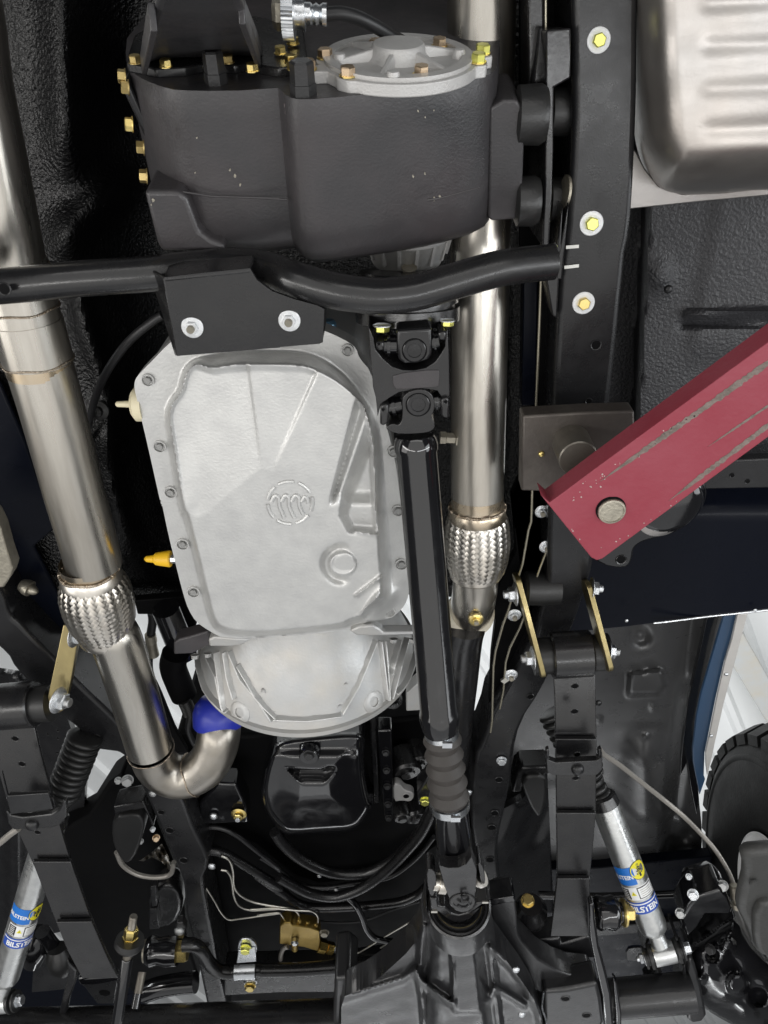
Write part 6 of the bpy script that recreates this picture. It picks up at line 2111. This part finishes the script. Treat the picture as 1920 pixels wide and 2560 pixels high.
def build_lines():
    def line(name, label, cat, pts, hs, r, m, group=None, n=10, smooth=True):
        P = [at(*p, hs if not isinstance(hs, (list, tuple)) else hs[i]) for i, p in enumerate(pts)]
        o = obj(name, *tube(spline(P, 6) if smooth else P, r, n), MT[m], None, smooth=60)
        return tag(o, label, cat, group)
    # speed sensor cable and its screwed plug
    t = thing('speed_cable', 'black cable with a knurled bright screw connector above the transfer case', 'cable', at(750, 30, 1.0))
    hp = .93
    a, b = at(*k1('B', 195, 75), hp), at(*k1('B', 515, 88), hp)
    d = b - a
    L = d.length
    obj('gland_nut', *lathe(a, d, [(0, .013), (.004, .016), (.012, .016), (.014, .012)], 6), MT['pin'], t, smooth=20)
    kn = []
    u, v, w = basis(d)
    V, Fc = [], []
    n = 44
    s0, s1 = L * .17, L * .40
    for s, r in ((s0, .014), (s0 + .001, .0245), (s1, .0245), (s1 + .001, .012)):
        for i in range(n * 2):
            an = math.pi * i / n
            rr = r * (1 if i % 2 else .95)
            V.append(a + w * s + (u * math.cos(an) + v * math.sin(an)) * rr)
    m_ = n * 2
    for j in range(3):
        for i in range(m_):
            Fc.append((j * m_ + i, j * m_ + (i + 1) % m_, (j + 1) * m_ + (i + 1) % m_, (j + 1) * m_ + i))
    obj('knurled_ring', V, Fc, MT['zinc'], t, smooth=20)
    obj('plug_body', *lathe(a, d, [(L * .38, .014), (L * .56, .014), (L * .565, .0155), (L * .60, .0155), (L * .605, .0105), (L * .70, .0105), (L * .74, .0085), (L * .80, .0105), (L * .86, .0085), (L * .92, .0105), (L, .0105), (L, .006)], 28, False), MT['zinc'], t, smooth=30)
    obj('cable', *tube(spline([at(*p, h) for p, h in zip(k('B', 505, 86, 600, 80, 700, 105, 800, 155, 900, 215, 985, 265, 1040, 330), (.93, .93, .935, .945, .96, .98, 1.0))], 6), .0068, 14), MT['wire'], t, smooth=60)
    line('vent_hose', 'thin black cable curving down beside the gearbox pan from the crossmember bracket', 'cable', k('D', 960, 400, 910, 430, 820, 500, 740, 580, 660, 690, 600, 800, 555, 920, 525, 1040, 500, 1160), [1.0, 1.0, 1.0, 1.01, 1.03, 1.06, 1.1, 1.12, 1.14], .0058, 'wire')
    # brake line along the rail
    line('brake_line', 'long pale brake line running down beside the right rail past the lift pad', 'brake line',
         k('C', 340, -200, 340, 150) + k('F', 318, 60, 315, 170, 300, 560, 285, 930, 262, 1440, 258, 1560, 256, 1620) + k('I', 240, 200, 205, 400, 170, 510, 120, 680, 90, 760, 45, 920, 32, 1010, 25, 1330, 15, 1400), 1.02, .0021, 'line', 'lines beside the right rail', 10, False)
    line('brake_line', 'second pale brake line branching towards the lower right of the first', 'brake line',
         k('I', 350, 320, 310, 420, 275, 520, 235, 660, 190, 780, 130, 900, 105, 985, 92, 1150, 70, 1260), 1.03, .0021, 'line', 'lines beside the right rail', 10, False)
    w = thing('inner_rail_plate', 'dark vertical plates beside the straight exhaust pipe that carry the brake lines', 'plate', at(1340, 1100, 1.06))
    obj('plate', *slab([(1300, -200), (1440, -200), (1436, 300), (1440, 620), (1300, 620)], 1.10, .01), MT['matt'], w)
    obj('plate', *slab([(1318, -200), (1358, -200), (1360, 60), (1340, 200), (1322, 240)], 1.0, .06), MT['satin'], w, bevel=.003)
    obj('plate', *slab(k('F', 215, 60, 300, 60, 280, 935, 200, 935), 1.05, .03), MT['navy'], w, bevel=.002)
    obj('plate', *slab(k('F', 325, 60, 420, 60, 395, 935, 300, 935), 1.06, .03), MT['matt'], w)
    obj('plate', *slab(k('F', 190, 1380, 380, 1380, 370, 1659, 155, 1659) + k('I', 165, 330, 30, 590, 20, 680, 45, 740, 20, 950, 0, 1350, 110, 1150, 260, 900, 320, 800, 360, 480, 380, 0, 150, 0), 1.08, .02), MT['matt'], w, bevel=.002)
    for c in ((320, 92), (345, 300), (155, 705), (135, 1060)):
        bolt(w, k1('I', *c), 1.03, 11, style='nut', m='pin', m2='zinc')
    obj('clip', *bar(at(*k1('I', 85, 1100), 1.03), at(*k1('I', 150, 1055), 1.03), .010, .005), MT['linew'], w)
    # flexible brake hose to the right-hand caliper
    line('brake_hose', 'long clear-sheathed brake hose from the upright spring down to the grey caliper', 'brake hose', k('L', 660, 30, 690, 65, 780, 125, 900, 220, 1040, 330, 1160, 430, 1260, 530, 1340, 620, 1400, 710, 1440, 790, 1462, 860), [.93, .94, .96, .98, .99, .98, .97, .95, .93, .91, .89], .0048, 'hosegrey')
    f = obj('hose_fitting', *lathe(at(*k1('L', 1455, 835), .893), at(*k1('L', 1470, 930), .88) - at(*k1('L', 1455, 835), .893), [(0, .007), (.002, .0095), (.03, .0095), (.031, .006), (.042, .006), (.043, .0095), (.055, .0095)], 20), MT['pin'], smooth=30)
    tag(f, 'dark crimped end fitting where the long brake hose meets the caliper', 'fitting')
    line('brake_hose', 'short pale hose crossing the left border beside the spring clip', 'brake hose', k('J', -80, 640, 0, 585, 60, 535, 110, 500), .90, .0062, 'hosegrey')
    # body mount behind the red arm
    t = thing('body_mount', 'black body mount cup with a bright ring half hidden by the red arm', 'mount', at(1680, 1280, 1.0))
    pl = k('I', 960, -150, 1100, -200, 1250, -150, 1305, -40, 1285, 60, 1210, 150, 1110, 225, 1000, 250, 910, 275, 865, 310, 860, 370, 835, 420, 780, 432, 640, 402, 600, 300, 640, 100)
    obj('bracket', *slab(chaikin(pl, 2), 1.02, .03), MT['gloss'], t, bevel=.004, seg=3)
    c = at(*k1('I', 1050, 30), 1.0)
    obj('cup', *lathe(c, DOWN, [(-.03, .062), (.0, .060), (.012, .050), (.016, .040), (.016, 0)], 44, False), MT['gloss'], t, smooth=40)
    obj('bright_ring', *lathe(at(*k1('I', 1015, 95), 1.0), DOWN, [(-.01, .040), (.010, .038), (.014, .030), (.014, 0)], 44, False), MT['galv'], t, smooth=40)
    bolt(t, k1('I', 790, 378), 1.019, 13, style='hole', m='gloss', m2='matt', name='hole')


build_shop()
build_floorpan()
build_tank()
build_rails()
build_exhaust()
build_transfer()
build_case_mount()
build_crossmember()
build_transmission()
build_driveshaft()
build_lift()
build_springs()
build_shackles()
build_shocks()
build_axle()
build_ubolts()
build_wheel()
build_wheel_arch()
build_engine()
build_apron()
build_fitting()
build_steering()
build_lines()
